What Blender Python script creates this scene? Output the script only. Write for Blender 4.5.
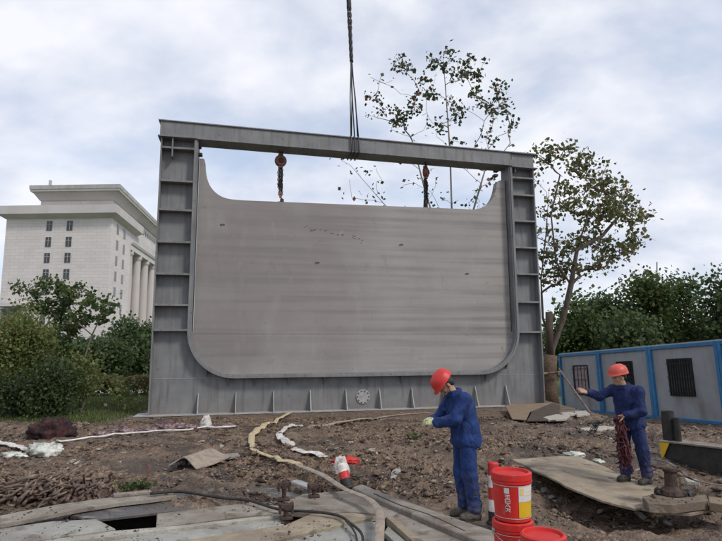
import bpy, bmesh, math, random
import numpy as np
from mathutils import Vector, Matrix, Euler
random.seed(7); rng = np.random.default_rng(7)
for o in list(bpy.data.objects): bpy.data.objects.remove(o)
S = bpy.context.scene; C = S.collection
rad = math.radians
# ------------------------------------------------------------------ camera
W0, H0, F0, CAMH, PITCH, ROLL = 722.0, 541.0, 553.0, 2.0, 8.1, -0.3
cd = bpy.data.cameras.new('camera'); cam = bpy.data.objects.new('camera', cd); C.objects.link(cam)
cd.sensor_width = 36.0; cd.lens = 36.0*F0/W0; cd.clip_start = 0.1; cd.clip_end = 6000
CM = Matrix.Rotation(rad(90+PITCH), 4, 'X') @ Matrix.Rotation(rad(ROLL), 4, 'Z')
cam.matrix_world = Matrix.Translation((0, 0, CAMH)) @ CM
S.camera = cam
S.render.resolution_x = 1024; S.render.resolution_y = 767
def ray(x, y): return (CM.to_3x3() @ Vector(((x-W0/2)/F0, -(y-H0/2)/F0, -1.0)))
def G(x, y, z=0.0):
    d = ray(x, y); t = (z-CAMH)/d.z; return Vector((0, 0, CAMH)) + d*t
def A(x, y, Y):
    d = ray(x, y); return Vector((0, 0, CAMH)) + d*(Y/d.y)
# ------------------------------------------------------------------ light
SUN_EL, SUN_AZ = rad(46), rad(128)       # azimuth clockwise from +Y: to the right and behind the camera
w = bpy.data.worlds.new('World'); S.world = w; w.use_nodes = True
nt = w.node_tree; nt.nodes.clear()
def N(nt, t, **k):
    n = nt.nodes.new(t)
    for a, b in k.items():
        if a.startswith('i_'): n.inputs[a[2:].replace('_', ' ')].default_value = b
        else: setattr(n, a, b)
    return n
def ramp(nt, stops, src=None, interp='LINEAR'):
    r = nt.nodes.new('ShaderNodeValToRGB'); e = r.color_ramp.elements; r.color_ramp.interpolation = interp
    while len(e) < len(stops): e.new(0.5)
    for el, (p, c) in zip(e, stops):
        el.position = p; el.color = (*c, 1) if len(c) == 3 else c
    if src: nt.links.new(src, r.inputs[0])
    return r
L = nt.links.new
sky = N(nt, 'ShaderNodeTexSky', sky_type='NISHITA', sun_disc=False, sun_elevation=SUN_EL, sun_rotation=SUN_AZ)
bg1 = N(nt, 'ShaderNodeBackground'); bg1.inputs[1].default_value = 0.13; L(sky.outputs[0], bg1.inputs[0])
tc = N(nt, 'ShaderNodeTexCoord'); sep = N(nt, 'ShaderNodeSeparateXYZ'); L(tc.outputs['Generated'], sep.inputs[0])
zz = N(nt, 'ShaderNodeMath', operation='ADD'); zz.inputs[1].default_value = 0.5; L(sep.outputs[2], zz.inputs[0])
zm = N(nt, 'ShaderNodeMath', operation='MAXIMUM'); zm.inputs[1].default_value = 0.1; L(zz.outputs[0], zm.inputs[0])
dx = N(nt, 'ShaderNodeMath', operation='DIVIDE'); L(sep.outputs[0], dx.inputs[0]); L(zm.outputs[0], dx.inputs[1])
dy = N(nt, 'ShaderNodeMath', operation='DIVIDE'); L(sep.outputs[1], dy.inputs[0]); L(zm.outputs[0], dy.inputs[1])
cb = N(nt, 'ShaderNodeCombineXYZ'); L(dx.outputs[0], cb.inputs[0]); L(dy.outputs[0], cb.inputs[1])
mp = N(nt, 'ShaderNodeMapping'); mp.inputs['Location'].default_value = (3.1, 1.3, 0.4); mp.inputs['Rotation'].default_value = (0, 0, rad(25)); mp.inputs['Scale'].default_value = (1.5, 2.0, 1)
L(cb.outputs[0], mp.inputs[0])
n1 = N(nt, 'ShaderNodeTexNoise'); n1.inputs['Scale'].default_value = 1.35; n1.inputs['Detail'].default_value = 7; n1.inputs['Roughness'].default_value = 0.52; n1.inputs['Distortion'].default_value = 0.3
L(mp.outputs[0], n1.inputs['Vector'])
n2 = N(nt, 'ShaderNodeTexNoise'); n2.inputs['Scale'].default_value = 3.2; n2.inputs['Detail'].default_value = 5; n2.inputs['Roughness'].default_value = 0.5
L(mp.outputs[0], n2.inputs['Vector'])
cc = ramp(nt, [(0.32, (0.47, 0.52, 0.62)), (0.43, (0.54, 0.575, 0.66)), (0.52, (0.61, 0.63, 0.70)), (0.64, (0.70, 0.71, 0.75))], n2.outputs[0])
bg2 = N(nt, 'ShaderNodeBackground'); bg2.inputs[1].default_value = 1.0; L(cc.outputs[0], bg2.inputs[0])
cov = ramp(nt, [(0.38, (0.52,)*3), (0.54, (0.97,)*3)], n1.outputs[0])
mx = N(nt, 'ShaderNodeMixShader'); L(cov.outputs[0], mx.inputs[0]); L(bg1.outputs[0], mx.inputs[1]); L(bg2.outputs[0], mx.inputs[2])
wo = N(nt, 'ShaderNodeOutputWorld'); L(mx.outputs[0], wo.inputs[0])
sd = bpy.data.lights.new('sun', 'SUN'); sd.energy = 1.5; sd.angle = rad(11); sd.color = (1.0, 0.95, 0.88)
sun = bpy.data.objects.new('sun', sd); C.objects.link(sun)
sv = Vector((math.sin(SUN_AZ)*math.cos(SUN_EL), math.cos(SUN_AZ)*math.cos(SUN_EL), math.sin(SUN_EL)))
sun.rotation_euler = sv.to_track_quat('Z', 'Y').to_euler(); sun.location = (8, -6, 20)
S.view_settings.view_transform = 'Standard'; S.view_settings.look = 'None'; S.view_settings.exposure = 0.46; S.view_settings.gamma = 1
S.view_settings.use_curve_mapping = False
# ------------------------------------------------------------------ noise (numpy)
def _h(i, j, k):
    i = i.astype(np.int64); j = j.astype(np.int64); k = k.astype(np.int64)
    n = (i*73856093) ^ (j*19349663) ^ (k*83492791)
    n = (n ^ (n >> 13))*1274126177 & 0x7fffffff
    n = (n ^ (n >> 11)) & 0xffff
    return n/65535.0
def vn(x, y, z=None):
    x = np.asarray(x, float); y = np.asarray(y, float); z = np.zeros_like(x) if z is None else np.asarray(z, float)
    i, j, k = np.floor(x), np.floor(y), np.floor(z)
    u, v, t = x-i, y-j, z-k
    u = u*u*(3-2*u); v = v*v*(3-2*v); t = t*t*(3-2*t)
    r = 0
    for a in (0, 1):
        for b in (0, 1):
            for c in (0, 1):
                r = r + _h(i+a, j+b, k+c)*(u if a else 1-u)*(v if b else 1-v)*(t if c else 1-t)
    return r
def fbm(x, y, z=None, o=4, g=0.5):
    s = 0; a = 1; t = 0
    for q in range(o):
        f = 2.03**q
        s = s + a*vn(x*f+17*q, y*f-9*q, None if z is None else z*f+5*q); t += a; a *= g
    return s/t
def sst(a, b, x):
    t = np.clip((x-a)/(b-a), 0, 1); return t*t*(3-2*t)
# ------------------------------------------------------------------ mesh helpers
class MB:
    def __init__(s): s.v = []; s.f = []
    def add(s, vs, fs):
        b = len(s.v); s.v += [tuple(p) for p in vs]; s.f += [tuple(b+i for i in f) for f in fs]; return s
    def box(s, c, d, rot=None):
        x, y, z = d[0]/2, d[1]/2, d[2]/2
        vs = [Vector((a*x, b*y, e*z)) for a in (-1, 1) for b in (-1, 1) for e in (-1, 1)]
        if rot is not None: vs = [rot @ p for p in vs]
        c = Vector(c)
        return s.add([p+c for p in vs], [(0, 1, 3, 2), (4, 6, 7, 5), (0, 4, 5, 1), (2, 3, 7, 6), (0, 2, 6, 4), (1, 5, 7, 3)])
    def lohi(s, a, b):
        a = Vector(a); b = Vector(b); return s.box((a+b)/2, [abs(q) for q in (b-a)])
    def prism(s, bottom, top):
        n = len(bottom)
        return s.add(list(bottom)+list(top), [tuple(range(n-1, -1, -1)), tuple(range(n, 2*n))]+[(i, (i+1) % n, n+(i+1) % n, n+i) for i in range(n)])
    def bar(s, a, b, wx, wy, up=(0, 0, 1)):
        a = Vector(a); b = Vector(b); d = (b-a).normalized(); u = Vector(up)
        if abs(d.dot(u)) > .98: u = Vector((1, 0, 0))
        sx = d.cross(u).normalized(); sy = sx.cross(d)
        q = [(-1, -1), (1, -1), (1, 1), (-1, 1)]
        return s.prism([a+sx*i*wx/2+sy*j*wy/2 for i, j in q], [b+sx*i*wx/2+sy*j*wy/2 for i, j in q])
    def tube(s, pts, r, n=8, cap=True, flat=1.0, up=None):
        pts = [Vector(p) for p in pts]; m = len(pts)
        rs = r if isinstance(r, (list, tuple)) else [r]*m
        rings = []; ref = None
        for i, p in enumerate(pts):
            d = (pts[min(i+1, m-1)]-pts[max(i-1, 0)])
            d = d.normalized() if d.length > 1e-9 else Vector((0, 0, 1))
            if up is not None: ref = Vector(up)
            elif ref is None: ref = Vector((0, 0, 1)) if abs(d.z) < .9 else Vector((1, 0, 0))
            sx = d.cross(ref)
            if sx.length < 1e-6: sx = d.orthogonal()
            sx.normalize(); sy = sx.cross(d).normalized(); ref = sy
            rings.append([p+sx*math.cos(t)*rs[i]+sy*math.sin(t)*rs[i]*flat for t in (2*math.pi*k/n for k in range(n))])
        b = len(s.v)
        for rg in rings: s.v += [tuple(q) for q in rg]
        for i in range(m-1):
            for k in range(n):
                s.f.append((b+i*n+k, b+i*n+(k+1) % n, b+(i+1)*n+(k+1) % n, b+(i+1)*n+k))
        if cap:
            s.f.append(tuple(b+k for k in range(n-1, -1, -1))); s.f.append(tuple(b+(m-1)*n+k for k in range(n)))
        return s
    def lathe(s, prof, n=32, c=(0, 0, 0), M=None):
        b = len(s.v); c = Vector(c)
        for (r, z) in prof:
            for k in range(n):
                t = 2*math.pi*k/n; p = Vector((r*math.cos(t), r*math.sin(t), z))
                if M is not None: p = M @ p
                s.v.append(tuple(p+c))
        for i in range(len(prof)-1):
            for k in range(n): s.f.append((b+i*n+k, b+i*n+(k+1) % n, b+(i+1)*n+(k+1) % n, b+(i+1)*n+k))
        s.f.append(tuple(b+k for k in range(n-1, -1, -1))); s.f.append(tuple(b+(len(prof)-1)*n+k for k in range(n)))
        return s
    def blob(s, c, r, seed=0, rough=.25, sub=1, sq=(1, 1, 1)):
        v, f = ICO[sub]
        sd_ = seed*3.7
        q = v*(1+rough*(fbm(v[:, 0]*1.7+sd_, v[:, 1]*1.7+sd_, v[:, 2]*1.7, 2)-.5)*2)[:, None]*np.array(sq)*r+np.array(c)
        return s.add(q.tolist(), f)
    def build(s, name, mat, parent=None, smooth=False, bevel=0, bseg=1, tri=False):
        me = bpy.data.meshes.new(name); me.from_pydata(s.v, [], s.f); me.update()
        bm = bmesh.new(); bm.from_mesh(me)
        bmesh.ops.recalc_face_normals(bm, faces=bm.faces)
        if bevel: bmesh.ops.bevel(bm, geom=[e for e in bm.edges if e.is_manifold and e.calc_face_angle(0) > .5], offset=bevel, segments=bseg, affect='EDGES', profile=.6)
        bm.to_mesh(me); bm.free()
        me.materials.append(mat)
        if smooth: me.polygons.foreach_set('use_smooth', [True]*len(me.polygons))
        return link(name, me, parent)
def link(name, me, parent=None):
    o = bpy.data.objects.new(name, me); C.objects.link(o)
    if parent is not None: o.parent = parent
    return o
ICO = {}
for sb in (1, 2, 3, 4):
    bm = bmesh.new(); bmesh.ops.create_icosphere(bm, subdivisions=sb, radius=1)
    ICO[sb] = (np.array([v.co[:] for v in bm.verts]), [tuple(v.index for v in f.verts) for f in bm.faces]); bm.free()
def np_mesh(name, V, Fq, mat, parent=None, smooth=False):
    me = bpy.data.meshes.new(name); V = np.asarray(V, np.float32); Fq = np.asarray(Fq, np.int32); k = Fq.shape[1]
    me.vertices.add(len(V)); me.vertices.foreach_set('co', V.ravel())
    me.loops.add(Fq.size); me.loops.foreach_set('vertex_index', Fq.ravel())
    me.polygons.add(len(Fq)); me.polygons.foreach_set('loop_start', np.arange(0, Fq.size, k, dtype=np.int32)); me.polygons.foreach_set('loop_total', np.full(len(Fq), k, np.int32))
    if smooth: me.polygons.foreach_set('use_smooth', np.ones(len(Fq), bool))
    me.update(calc_edges=True); me.validate(); me.materials.append(mat)
    return link(name, me, parent)
def tag(o, label=None, cat=None, group=None, kind=None):
    if label: o['label'] = label
    if cat: o['category'] = cat
    if group: o['group'] = group
    if kind: o['kind'] = kind
    elif cat: o['kind'] = 'thing'
    return o
def thing(name, label, cat, loc=(0, 0, 0), rz=0, group=None):
    o = bpy.data.objects.new(name, None); C.objects.link(o); o.location = loc; o.rotation_euler = (0, 0, rz); o.empty_display_size = .2
    return tag(o, label, cat, group)
# ------------------------------------------------------------------ materials
def mat(name, stops, scale=4, detail=6, rough=.8, metal=0, bump=0, bscale=30, coord='Object', spec=.4, mscale=(1, 1, 1), extra=None, rr=None, bdist=.02):
    m = bpy.data.materials.new(name); m.use_nodes = True; t = m.node_tree; b = t.nodes['Principled BSDF']; l = t.links.new
    tcn = t.nodes.new('ShaderNodeTexCoord'); mpn = t.nodes.new('ShaderNodeMapping'); mpn.inputs['Scale'].default_value = mscale; l(tcn.outputs[coord], mpn.inputs[0])
    n = t.nodes.new('ShaderNodeTexNoise'); n.inputs['Scale'].default_value = scale; n.inputs['Detail'].default_value = detail; n.inputs['Roughness'].default_value = .62; l(mpn.outputs[0], n.inputs['Vector'])
    r = ramp(t, stops, n.outputs[0]); col = r.outputs[0]
    if extra: col = extra(t, mpn.outputs[0], tcn, col)
    l(col, b.inputs['Base Color']); b.inputs['Roughness'].default_value = rough; b.inputs['Metallic'].default_value = metal; b.inputs['Specular IOR Level'].default_value = spec
    if rr:
        q = ramp(t, [(.35, (rr[0],)*3), (.65, (rr[1],)*3)], n.outputs[0]); l(q.outputs[0], b.inputs['Roughness'])
    if bump:
        n2 = t.nodes.new('ShaderNodeTexNoise'); n2.inputs['Scale'].default_value = bscale; n2.inputs['Detail'].default_value = 5; l(mpn.outputs[0], n2.inputs['Vector'])
        bp = t.nodes.new('ShaderNodeBump'); bp.inputs['Strength'].default_value = bump; bp.inputs['Distance'].default_value = bdist; l(n2.outputs[0], bp.inputs['Height']); l(bp.outputs[0], b.inputs['Normal'])
    return m
def mixc(t, fac, c1, c2, mode='MIX'):
    x = t.nodes.new('ShaderNodeMix'); x.data_type = 'RGBA'; x.blend_type = mode; l = t.links.new
    for sock, val in ((x.inputs[0], fac), (x.inputs[6], c1), (x.inputs[7], c2)):
        if hasattr(val, 'default_value'): l(val, sock)
        elif isinstance(val, (int, float)): sock.default_value = val
        else: sock.default_value = (*val, 1)
    return x.outputs[2]
def tnoise(t, vec, scale, detail=5, lo=.45, hi=.6, mscale=None, dist=0):
    if mscale:
        mm = t.nodes.new('ShaderNodeMapping'); mm.inputs['Scale'].default_value = mscale; t.links.new(vec, mm.inputs[0]); vec = mm.outputs[0]
    n = t.nodes.new('ShaderNodeTexNoise'); n.inputs['Scale'].default_value = scale; n.inputs['Detail'].default_value = detail; n.inputs['Distortion'].default_value = dist; t.links.new(vec, n.inputs['Vector'])
    return ramp(t, [(lo, (0, 0, 0)), (hi, (1, 1, 1))], n.outputs[0]).outputs[0]
def painted(t, vec, tcn, col):      # grime, streaks and rust freckles on painted steel
    col = mixc(t, tnoise(t, vec, 2.2, 8, .5, .72, (3, 3, .35)), col, (.13, .125, .12))
    col = mixc(t, tnoise(t, vec, 9, 8, .66, .74), col, (.15, .085, .05))
    sp = t.nodes.new('ShaderNodeSeparateXYZ'); t.links.new(tcn.outputs['Object'], sp.inputs[0])
    mr = t.nodes.new('ShaderNodeMapRange'); mr.inputs[1].default_value = .0; mr.inputs[2].default_value = .55; mr.inputs[3].default_value = .75; mr.inputs[4].default_value = 0; t.links.new(sp.outputs[2], mr.inputs[0])
    f = t.nodes.new('ShaderNodeMath'); f.operation = 'MULTIPLY'; t.links.new(mr.outputs[0], f.inputs[0]); t.links.new(tnoise(t, vec, 5, 6, .35, .65), f.inputs[1])
    return mixc(t, f.outputs[0], col, (.20, .16, .13))     # mud splashed on the foot
def leafpanel(t, vec, tcn, col):    # weathered cement-coloured gate leaf
    sp = t.nodes.new('ShaderNodeSeparateXYZ'); t.links.new(tcn.outputs['Object'], sp.inputs[0])
    gx_ = ramp(t, [(.18, (.84, .82, .81)), (.50, (.95, .93, .92)), (.60, (1.13, 1.13, 1.12)), (.72, (1.04, 1.04, 1.02)), (.84, (1.12, 1.12, 1.10))]); dv = t.nodes.new('ShaderNodeMath'); dv.operation = 'DIVIDE'; dv.inputs[1].default_value = 13.0
    t.links.new(sp.outputs[0], dv.inputs[0]); t.links.new(dv.outputs[0], gx_.inputs[0]); col = mixc(t, 1.0, col, gx_.outputs[0], 'MULTIPLY')     # sheen painted into the colour: paler bands right of centre, browner left
    col = mixc(t, tnoise(t, vec, .9, 5, .44, .72, (.16, 1, 5.2), .0), col, (.195, .182, .174)); col = mixc(t, tnoise(t, vec, .42, 5, .48, .85, (1.1, 1, .8), .0), col, (.315, .303, .292)); col = mixc(t, tnoise(t, vec, 2.3, 9, .64, .80, (1, 1, .5), .5), col, (.20, .178, .168)); col = mixc(t, tnoise(t, vec, 40, 4, .60, .72, (1, 1, 1)), col, (.20, .185, .175))
    col = mixc(t, tnoise(t, vec, 1.3, 8, .60, 1.0, (1.0, 1, .35), .4), col, (.36, .345, .32))
    col = mixc(t, tnoise(t, vec, 3.2, 9, .64, .95, (1, 1, .8), .3), col, (.34, .32, .30))
    col = mixc(t, tnoise(t, vec, 6, 9, .72, .80, (1, 1, .6), .4), col, (.16, .14, .13))
    col = mixc(t, tnoise(t, vec, 1.9, 6, .68, .76, (.7, 1, 1), 1.5), col, (.20, .15, .13))
    return col
M = {}
M['gate'] = mat('painted_steel', [(.3, (.150, .154, .156)), (.7, (.222, .226, .228))], 1.6, 8, .6, .0, .25, 40, extra=painted, spec=.35, bdist=.01)
M['gatelip'] = mat('worn_lip_steel', [(.3, (.24, .24, .235)), (.7, (.40, .39, .38))], 6, 8, .6, 0, .3, 50, spec=.35, bdist=.01)
M['leaf_panel'] = mat('leaf_panel', [(.3, (.262, .244, .230)), (.7, (.302, .284, .270))], .7, 8, .8, 0, .2, 12, extra=leafpanel, bdist=.015)
M['dark'] = mat('dark_steel', [(.3, (.02, .019, .018)), (.7, (.05, .046, .042))], 8, 6, .6, .3, .3, 40)
M['wet'] = mat('wet_pit_shade', [(.3, (.008, .007, .007)), (.7, (.022, .019, .017))], 6, 5, .35, 0, .3, 20)  # near-black: pit shade painted in on top of wet mud
M['wire'] = mat('wire_rope', [(.3, (.03, .03, .032)), (.7, (.08, .078, .075))], 60, 3, .5, .5)
M['rustdark'] = mat('rusty_dark_steel', [(.3, (.025, .018, .015)), (.7, (.10, .06, .045))], 14, 7, .8, .1, .5, 40)
M['rustred'] = mat('hoist_paint', [(.3, (.12, .04, .028)), (.7, (.24, .095, .06))], 20, 6, .55, 0, .3, 60)
M['spatter'] = mat('spatter', [(.3, (.07, .03, .025)), (.7, (.15, .06, .045))], 20, 4, .8)
M['mudstone'] = mat('pale_stone', [(.3, (.28, .25, .21)), (.7, (.45, .42, .37))], 8, 6, .9, 0, .5, 30)
def planks(t, vec, tcn, col):
    col = mixc(t, tnoise(t, vec, 1.6, 12, .40, .72, (1, 1, 1), .4), col, (.13, .098, .075))
    col = mixc(t, tnoise(t, vec, 3.7, 12, .56, .72, (1, 1, 1), .2), col, (.080, .062, .050))
    col = mixc(t, tnoise(t, vec, 6, 12, .56, .80, (.5, 1.6, 1)), col, (.38, .345, .28))
    return mixc(t, tnoise(t, vec, 70, 6, .55, .80), col, (.15, .12, .095))
M['timber'] = mat('weathered_timber', [(.3, (.20, .175, .145)), (.7, (.33, .295, .25))], 5, 8, .88, 0, .5, 40, extra=planks)
M['timber_green'] = mat('mossy_concrete_beam', [(.3, (.25, .25, .225)), (.7, (.38, .375, .34))], 3, 8, .85, 0, .5, 30, extra=planks)
M['timber_yellow'] = mat('ochre_timber', [(.3, (.235, .19, .13)), (.7, (.37, .31, .22))], 4, 8, .88, 0, .5, 30, extra=planks)
M['blockwood'] = mat('brown_block', [(.3, (.10, .072, .048)), (.7, (.21, .16, .11))], 4, 8, .85, 0, .5, 30, extra=planks)
M['ledge'] = mat('pale_ledge', [(.3, (.30, .29, .245)), (.7, (.44, .425, .365))], 4, 8, .85, 0, .5, 30, extra=planks)
M['grey_slab'] = mat('muddy_steel_plate', [(.3, (.05, .05, .052)), (.7, (.12, .115, .115))], 3, 8, .45, .0, .5, 25, extra=planks)
M['ply'] = mat('muddy_plywood', [(.3, (.24, .195, .135)), (.7, (.37, .31, .22))], 2.2, 9, .88, 0, .5, 24, extra=planks)
M['plybrown'] = mat('brown_plywood', [(.3, (.17, .125, .08)), (.7, (.24, .175, .115))], 3, 7, .8, 0, .3, 24)
M['plydark'] = mat('shaded_ply', [(.3, (.045, .032, .024)), (.7, (.08, .058, .042))], 4, 7, .8, 0, .3, 24)  # darkened plywood for a shaded face and hollow; also the dark tree stub
M['hose_yellow'] = mat('ochre_hose', [(.3, (.36, .27, .15)), (.7, (.55, .45, .30))], 9, 7, .75, 0, .5, 25)
M['hose_brown'] = mat('muddy_hose', [(.3, (.20, .16, .125)), (.7, (.36, .30, .24))], 9, 7, .75, 0, .5, 25)
M['hose_white'] = mat('white_hose', [(.35, (.28, .25, .215)), (.48, (.50, .465, .42)), (.62, (.66, .63, .59))], 9, 7, .75, 0, .6, 22)
M['tarp'] = mat('white_sheeting', [(.38, (.20, .20, .17)), (.48, (.42, .43, .38)), (.62, (.62, .64, .58))], 6, 7, .6, 0, .5, 25)
M['mauve'] = mat('mauve_sheeting', [(.40, (.06, .032, .036)), (.5, (.15, .09, .095)), (.62, (.32, .24, .24))], 9, 7, .7, 0, .6, 22)
M['maroon'] = mat('maroon_cloth', [(.40, (.010, .006, .006)), (.52, (.028, .010, .010)), (.66, (.085, .026, .024))], 7, 7, .85, 0, .6, 25)
M['blue_cabin'] = mat('blue_frame', [(.3, (.022, .13, .30)), (.7, (.045, .20, .40))], 3, 6, .5, 0, .1, 20)
def cabp(t, vec, tcn, col): return mixc(t, tnoise(t, vec, 1.5, 8, .5, .75, (1, 1, .4)), col, (.20, .19, .18))
M['cabin'] = mat('cabin_panel', [(.3, (.255, .27, .285)), (.7, (.32, .335, .35))], 1.2, 6, .6, 0, .1, 30, extra=cabp)
M['roof'] = mat('cabin_roof', [(.3, (.30, .32, .34)), (.7, (.42, .43, .44))], 2, 6, .7)
M['glass'] = mat('dark_glass', [(.3, (.02, .022, .026)), (.7, (.05, .055, .06))], 3, 3, .12, 0, spec=.6)
M['blackbar'] = mat('black_bar', [(.3, (.012,)*3), (.7, (.03,)*3)], 9, 3, .5, .3)
M['curtain'] = mat('pale_curtain', [(.3, (.25, .17, .19)), (.7, (.5, .42, .42))], 7, 4, .9)
def dusty(t, vec, tcn, col):
    sp = t.nodes.new('ShaderNodeSeparateXYZ'); t.links.new(tcn.outputs['Object'], sp.inputs[0])
    mr = t.nodes.new('ShaderNodeMapRange'); mr.inputs[1].default_value = .05; mr.inputs[2].default_value = .60; mr.inputs[3].default_value = .55; mr.inputs[4].default_value = .0; t.links.new(sp.outputs[2], mr.inputs[0])
    f = t.nodes.new('ShaderNodeMath'); f.operation = 'MULTIPLY'; t.links.new(mr.outputs[0], f.inputs[0]); t.links.new(tnoise(t, vec, 9, 7, .42, .62), f.inputs[1])
    col = mixc(t, f.outputs[0], col, (.13, .10, .085))
    return mixc(t, tnoise(t, vec, 7, 8, .62, .80), col, (.06, .062, .10))
M['navy'] = mat('navy_workwear', [(.3, (.006, .020, .090)), (.7, (.012, .042, .165))], 5, 6, .85, 0, .12, 22, extra=dusty)
M['navy2'] = mat('indigo_workwear', [(.3, (.006, .013, .062)), (.7, (.012, .026, .108))], 5, 6, .85, 0, .12, 22, extra=dusty)
M['skin'] = mat('skin', [(.3, (.33, .19, .125)), (.7, (.42, .25, .17))], 12, 4, .55, 0, .1, 60)
M['hair'] = mat('black_hair', [(.3, (.008,)*3), (.7, (.02,)*3)], 30, 4, .6)
def creases(m, sc=4.2, st=.9, dist=.045):
    t = m.node_tree; l = t.links.new; tcn = t.nodes.new('ShaderNodeTexCoord'); mm = t.nodes.new('ShaderNodeMapping'); mm.inputs['Scale'].default_value = (1, 1, .55); mm.inputs['Rotation'].default_value = (.5, .6, 0); l(tcn.outputs['Object'], mm.inputs[0])
    n = t.nodes.new('ShaderNodeTexNoise'); n.inputs['Scale'].default_value = sc; n.inputs['Detail'].default_value = 2.5; n.inputs['Roughness'].default_value = .4; n.inputs['Distortion'].default_value = 1.2; l(mm.outputs[0], n.inputs['Vector'])
    a = t.nodes.new('ShaderNodeMath'); a.operation = 'SUBTRACT'; a.inputs[1].default_value = .5; l(n.outputs[0], a.inputs[0]); b = t.nodes.new('ShaderNodeMath'); b.operation = 'ABSOLUTE'; l(a.outputs[0], b.inputs[0])
    c = t.nodes.new('ShaderNodeMath'); c.operation = 'POWER'; c.inputs[1].default_value = .6; l(b.outputs[0], c.inputs[0])
    bp = t.nodes.new('ShaderNodeBump'); bp.inputs['Strength'].default_value = st; bp.inputs['Distance'].default_value = dist; l(c.outputs[0], bp.inputs['Height'])
    old = [x for x in t.nodes if x.type == 'BUMP' and x != bp][0]; l(old.outputs[0], bp.inputs['Normal']); l(bp.outputs[0], t.nodes['Principled BSDF'].inputs['Normal'])
creases(M['navy']); creases(M['navy2'])
M['helmet'] = mat('red_helmet', [(.3, (.48, .025, .022)), (.7, (.56, .04, .03))], 6, 5, .35, 0, .04, 40, rr=(.35, .6))
M['helmet2'] = mat('coral_helmet', [(.3, (.48, .065, .042)), (.7, (.57, .10, .07))], 6, 5, .4, 0, .04, 40, rr=(.35, .6))
M['strap'] = mat('dark_strap', [(.3, (.02, .02, .02)), (.7, (.05, .05, .045))], 20, 3, .8)
M['strapy'] = mat('pale_strap', [(.3, (.5, .45, .2)), (.7, (.6, .55, .3))], 20, 3, .8)
M['shoe'] = mat('muddy_shoe', [(.35, (.05, .045, .042)), (.6, (.13, .11, .09))], 14, 6, .8, 0, .4, 50)
M['shoe2'] = mat('dark_shoe', [(.35, (.018, .018, .02)), (.65, (.07, .06, .05))], 14, 6, .7, 0, .4, 50)
M['glove'] = mat('work_glove', [(.3, (.42, .41, .22)), (.7, (.60, .58, .36))], 25, 5, .9, 0, .5, 80)
M['net'] = mat('red_netting', [(.40, (.020, .010, .016)), (.5, (.06, .016, .022)), (.62, (.20, .045, .045))], 16, 6, .8, 0, .5, 50)
def scuff(t, vec, tcn, col):
    col = mixc(t, tnoise(t, vec, 14, 9, .60, .74, (1, 1, .7)), col, (.42, .10, .07))
    return mixc(t, tnoise(t, vec, 22, 9, .66, .74), col, (.22, .12, .085))
M['bucket'] = mat('red_plastic', [(.3, (.50, .020, .018)), (.7, (.58, .030, .025))], 3, 5, .4, 0, .05, 30, rr=(.3, .55), extra=scuff)
M['white'] = mat('white_print', [(.3, (.54, .53, .51)), (.7, (.64, .63, .61))], 8, 5, .5)
M['yellow'] = mat('yellow_print', [(.3, (.56, .34, .012)), (.7, (.64, .41, .02))], 8, 5, .45)
M['gold'] = mat('gold_print', [(.3, (.60, .47, .17)), (.7, (.68, .55, .25))], 8, 5, .45)
M['post_red'] = mat('post_red', [(.3, (.45, .02, .02)), (.7, (.58, .04, .035))], 9, 5, .5)
M['post_white'] = mat('post_white', [(.35, (.50, .44, .38)), (.6, (.72, .69, .65))], 9, 5, .6)
M['bark'] = mat('bark', [(.3, (.055, .042, .032)), (.7, (.15, .12, .095))], 12, 7, .9, 0, .7, 30, mscale=(1, 1, .3))
M['barkgrey'] = mat('pale_bark', [(.3, (.14, .12, .10)), (.7, (.28, .25, .21))], 12, 7, .9, 0, .6, 30, mscale=(1, 1, .3))
M['barkwrap'] = mat('wrapped_trunk', [(.3, (.07, .047, .033)), (.7, (.16, .11, .075))], 8, 7, .9, 0, .8, 25, mscale=(1, 1, 1.6))
M['stick'] = mat('dry_sticks', [(.3, (.06, .042, .035)), (.5, (.15, .105, .08)), (.7, (.38, .30, .21))], 5, 7, .85, 0, .5, 40)
M['path'] = mat('path_paving', [(.3, (.30, .29, .28)), (.7, (.42, .41, .39))], 2, 6, .9)
def blocks(t, vec, tcn, col):
    l = t.links.new; br = t.nodes.new('ShaderNodeTexBrick')
    mm = t.nodes.new('ShaderNodeMapping'); l(tcn.outputs['UV'], mm.inputs[0]); l(mm.outputs[0], br.inputs['Vector'])
    br.inputs['Scale'].default_value = 1; br.inputs['Brick Width'].default_value = 2.2; br.inputs['Row Height'].default_value = .75; br.inputs['Mortar Size'].default_value = .035
    br.inputs['Color1'].default_value = (.96, .96, .96, 1); br.inputs['Color2'].default_value = (1.05, 1.04, 1.03, 1); br.inputs['Mortar'].default_value = (.78, .77, .76, 1)
    return mixc(t, 1.0, col, br.outputs[0], 'MULTIPLY')
M['stone'] = mat('stone_cladding', [(.3, (.57, .525, .505)), (.7, (.66, .62, .60))], .12, 7, .8, extra=blocks)
M['stoneplain'] = mat('stone_cornice', [(.3, (.49, .46, .445)), (.7, (.60, .57, .55))], .2, 7, .8)
M['stonegrey'] = mat('stained_lip', [(.3, (.33, .33, .31)), (.7, (.48, .475, .45))], .8, 7, .8)
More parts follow.
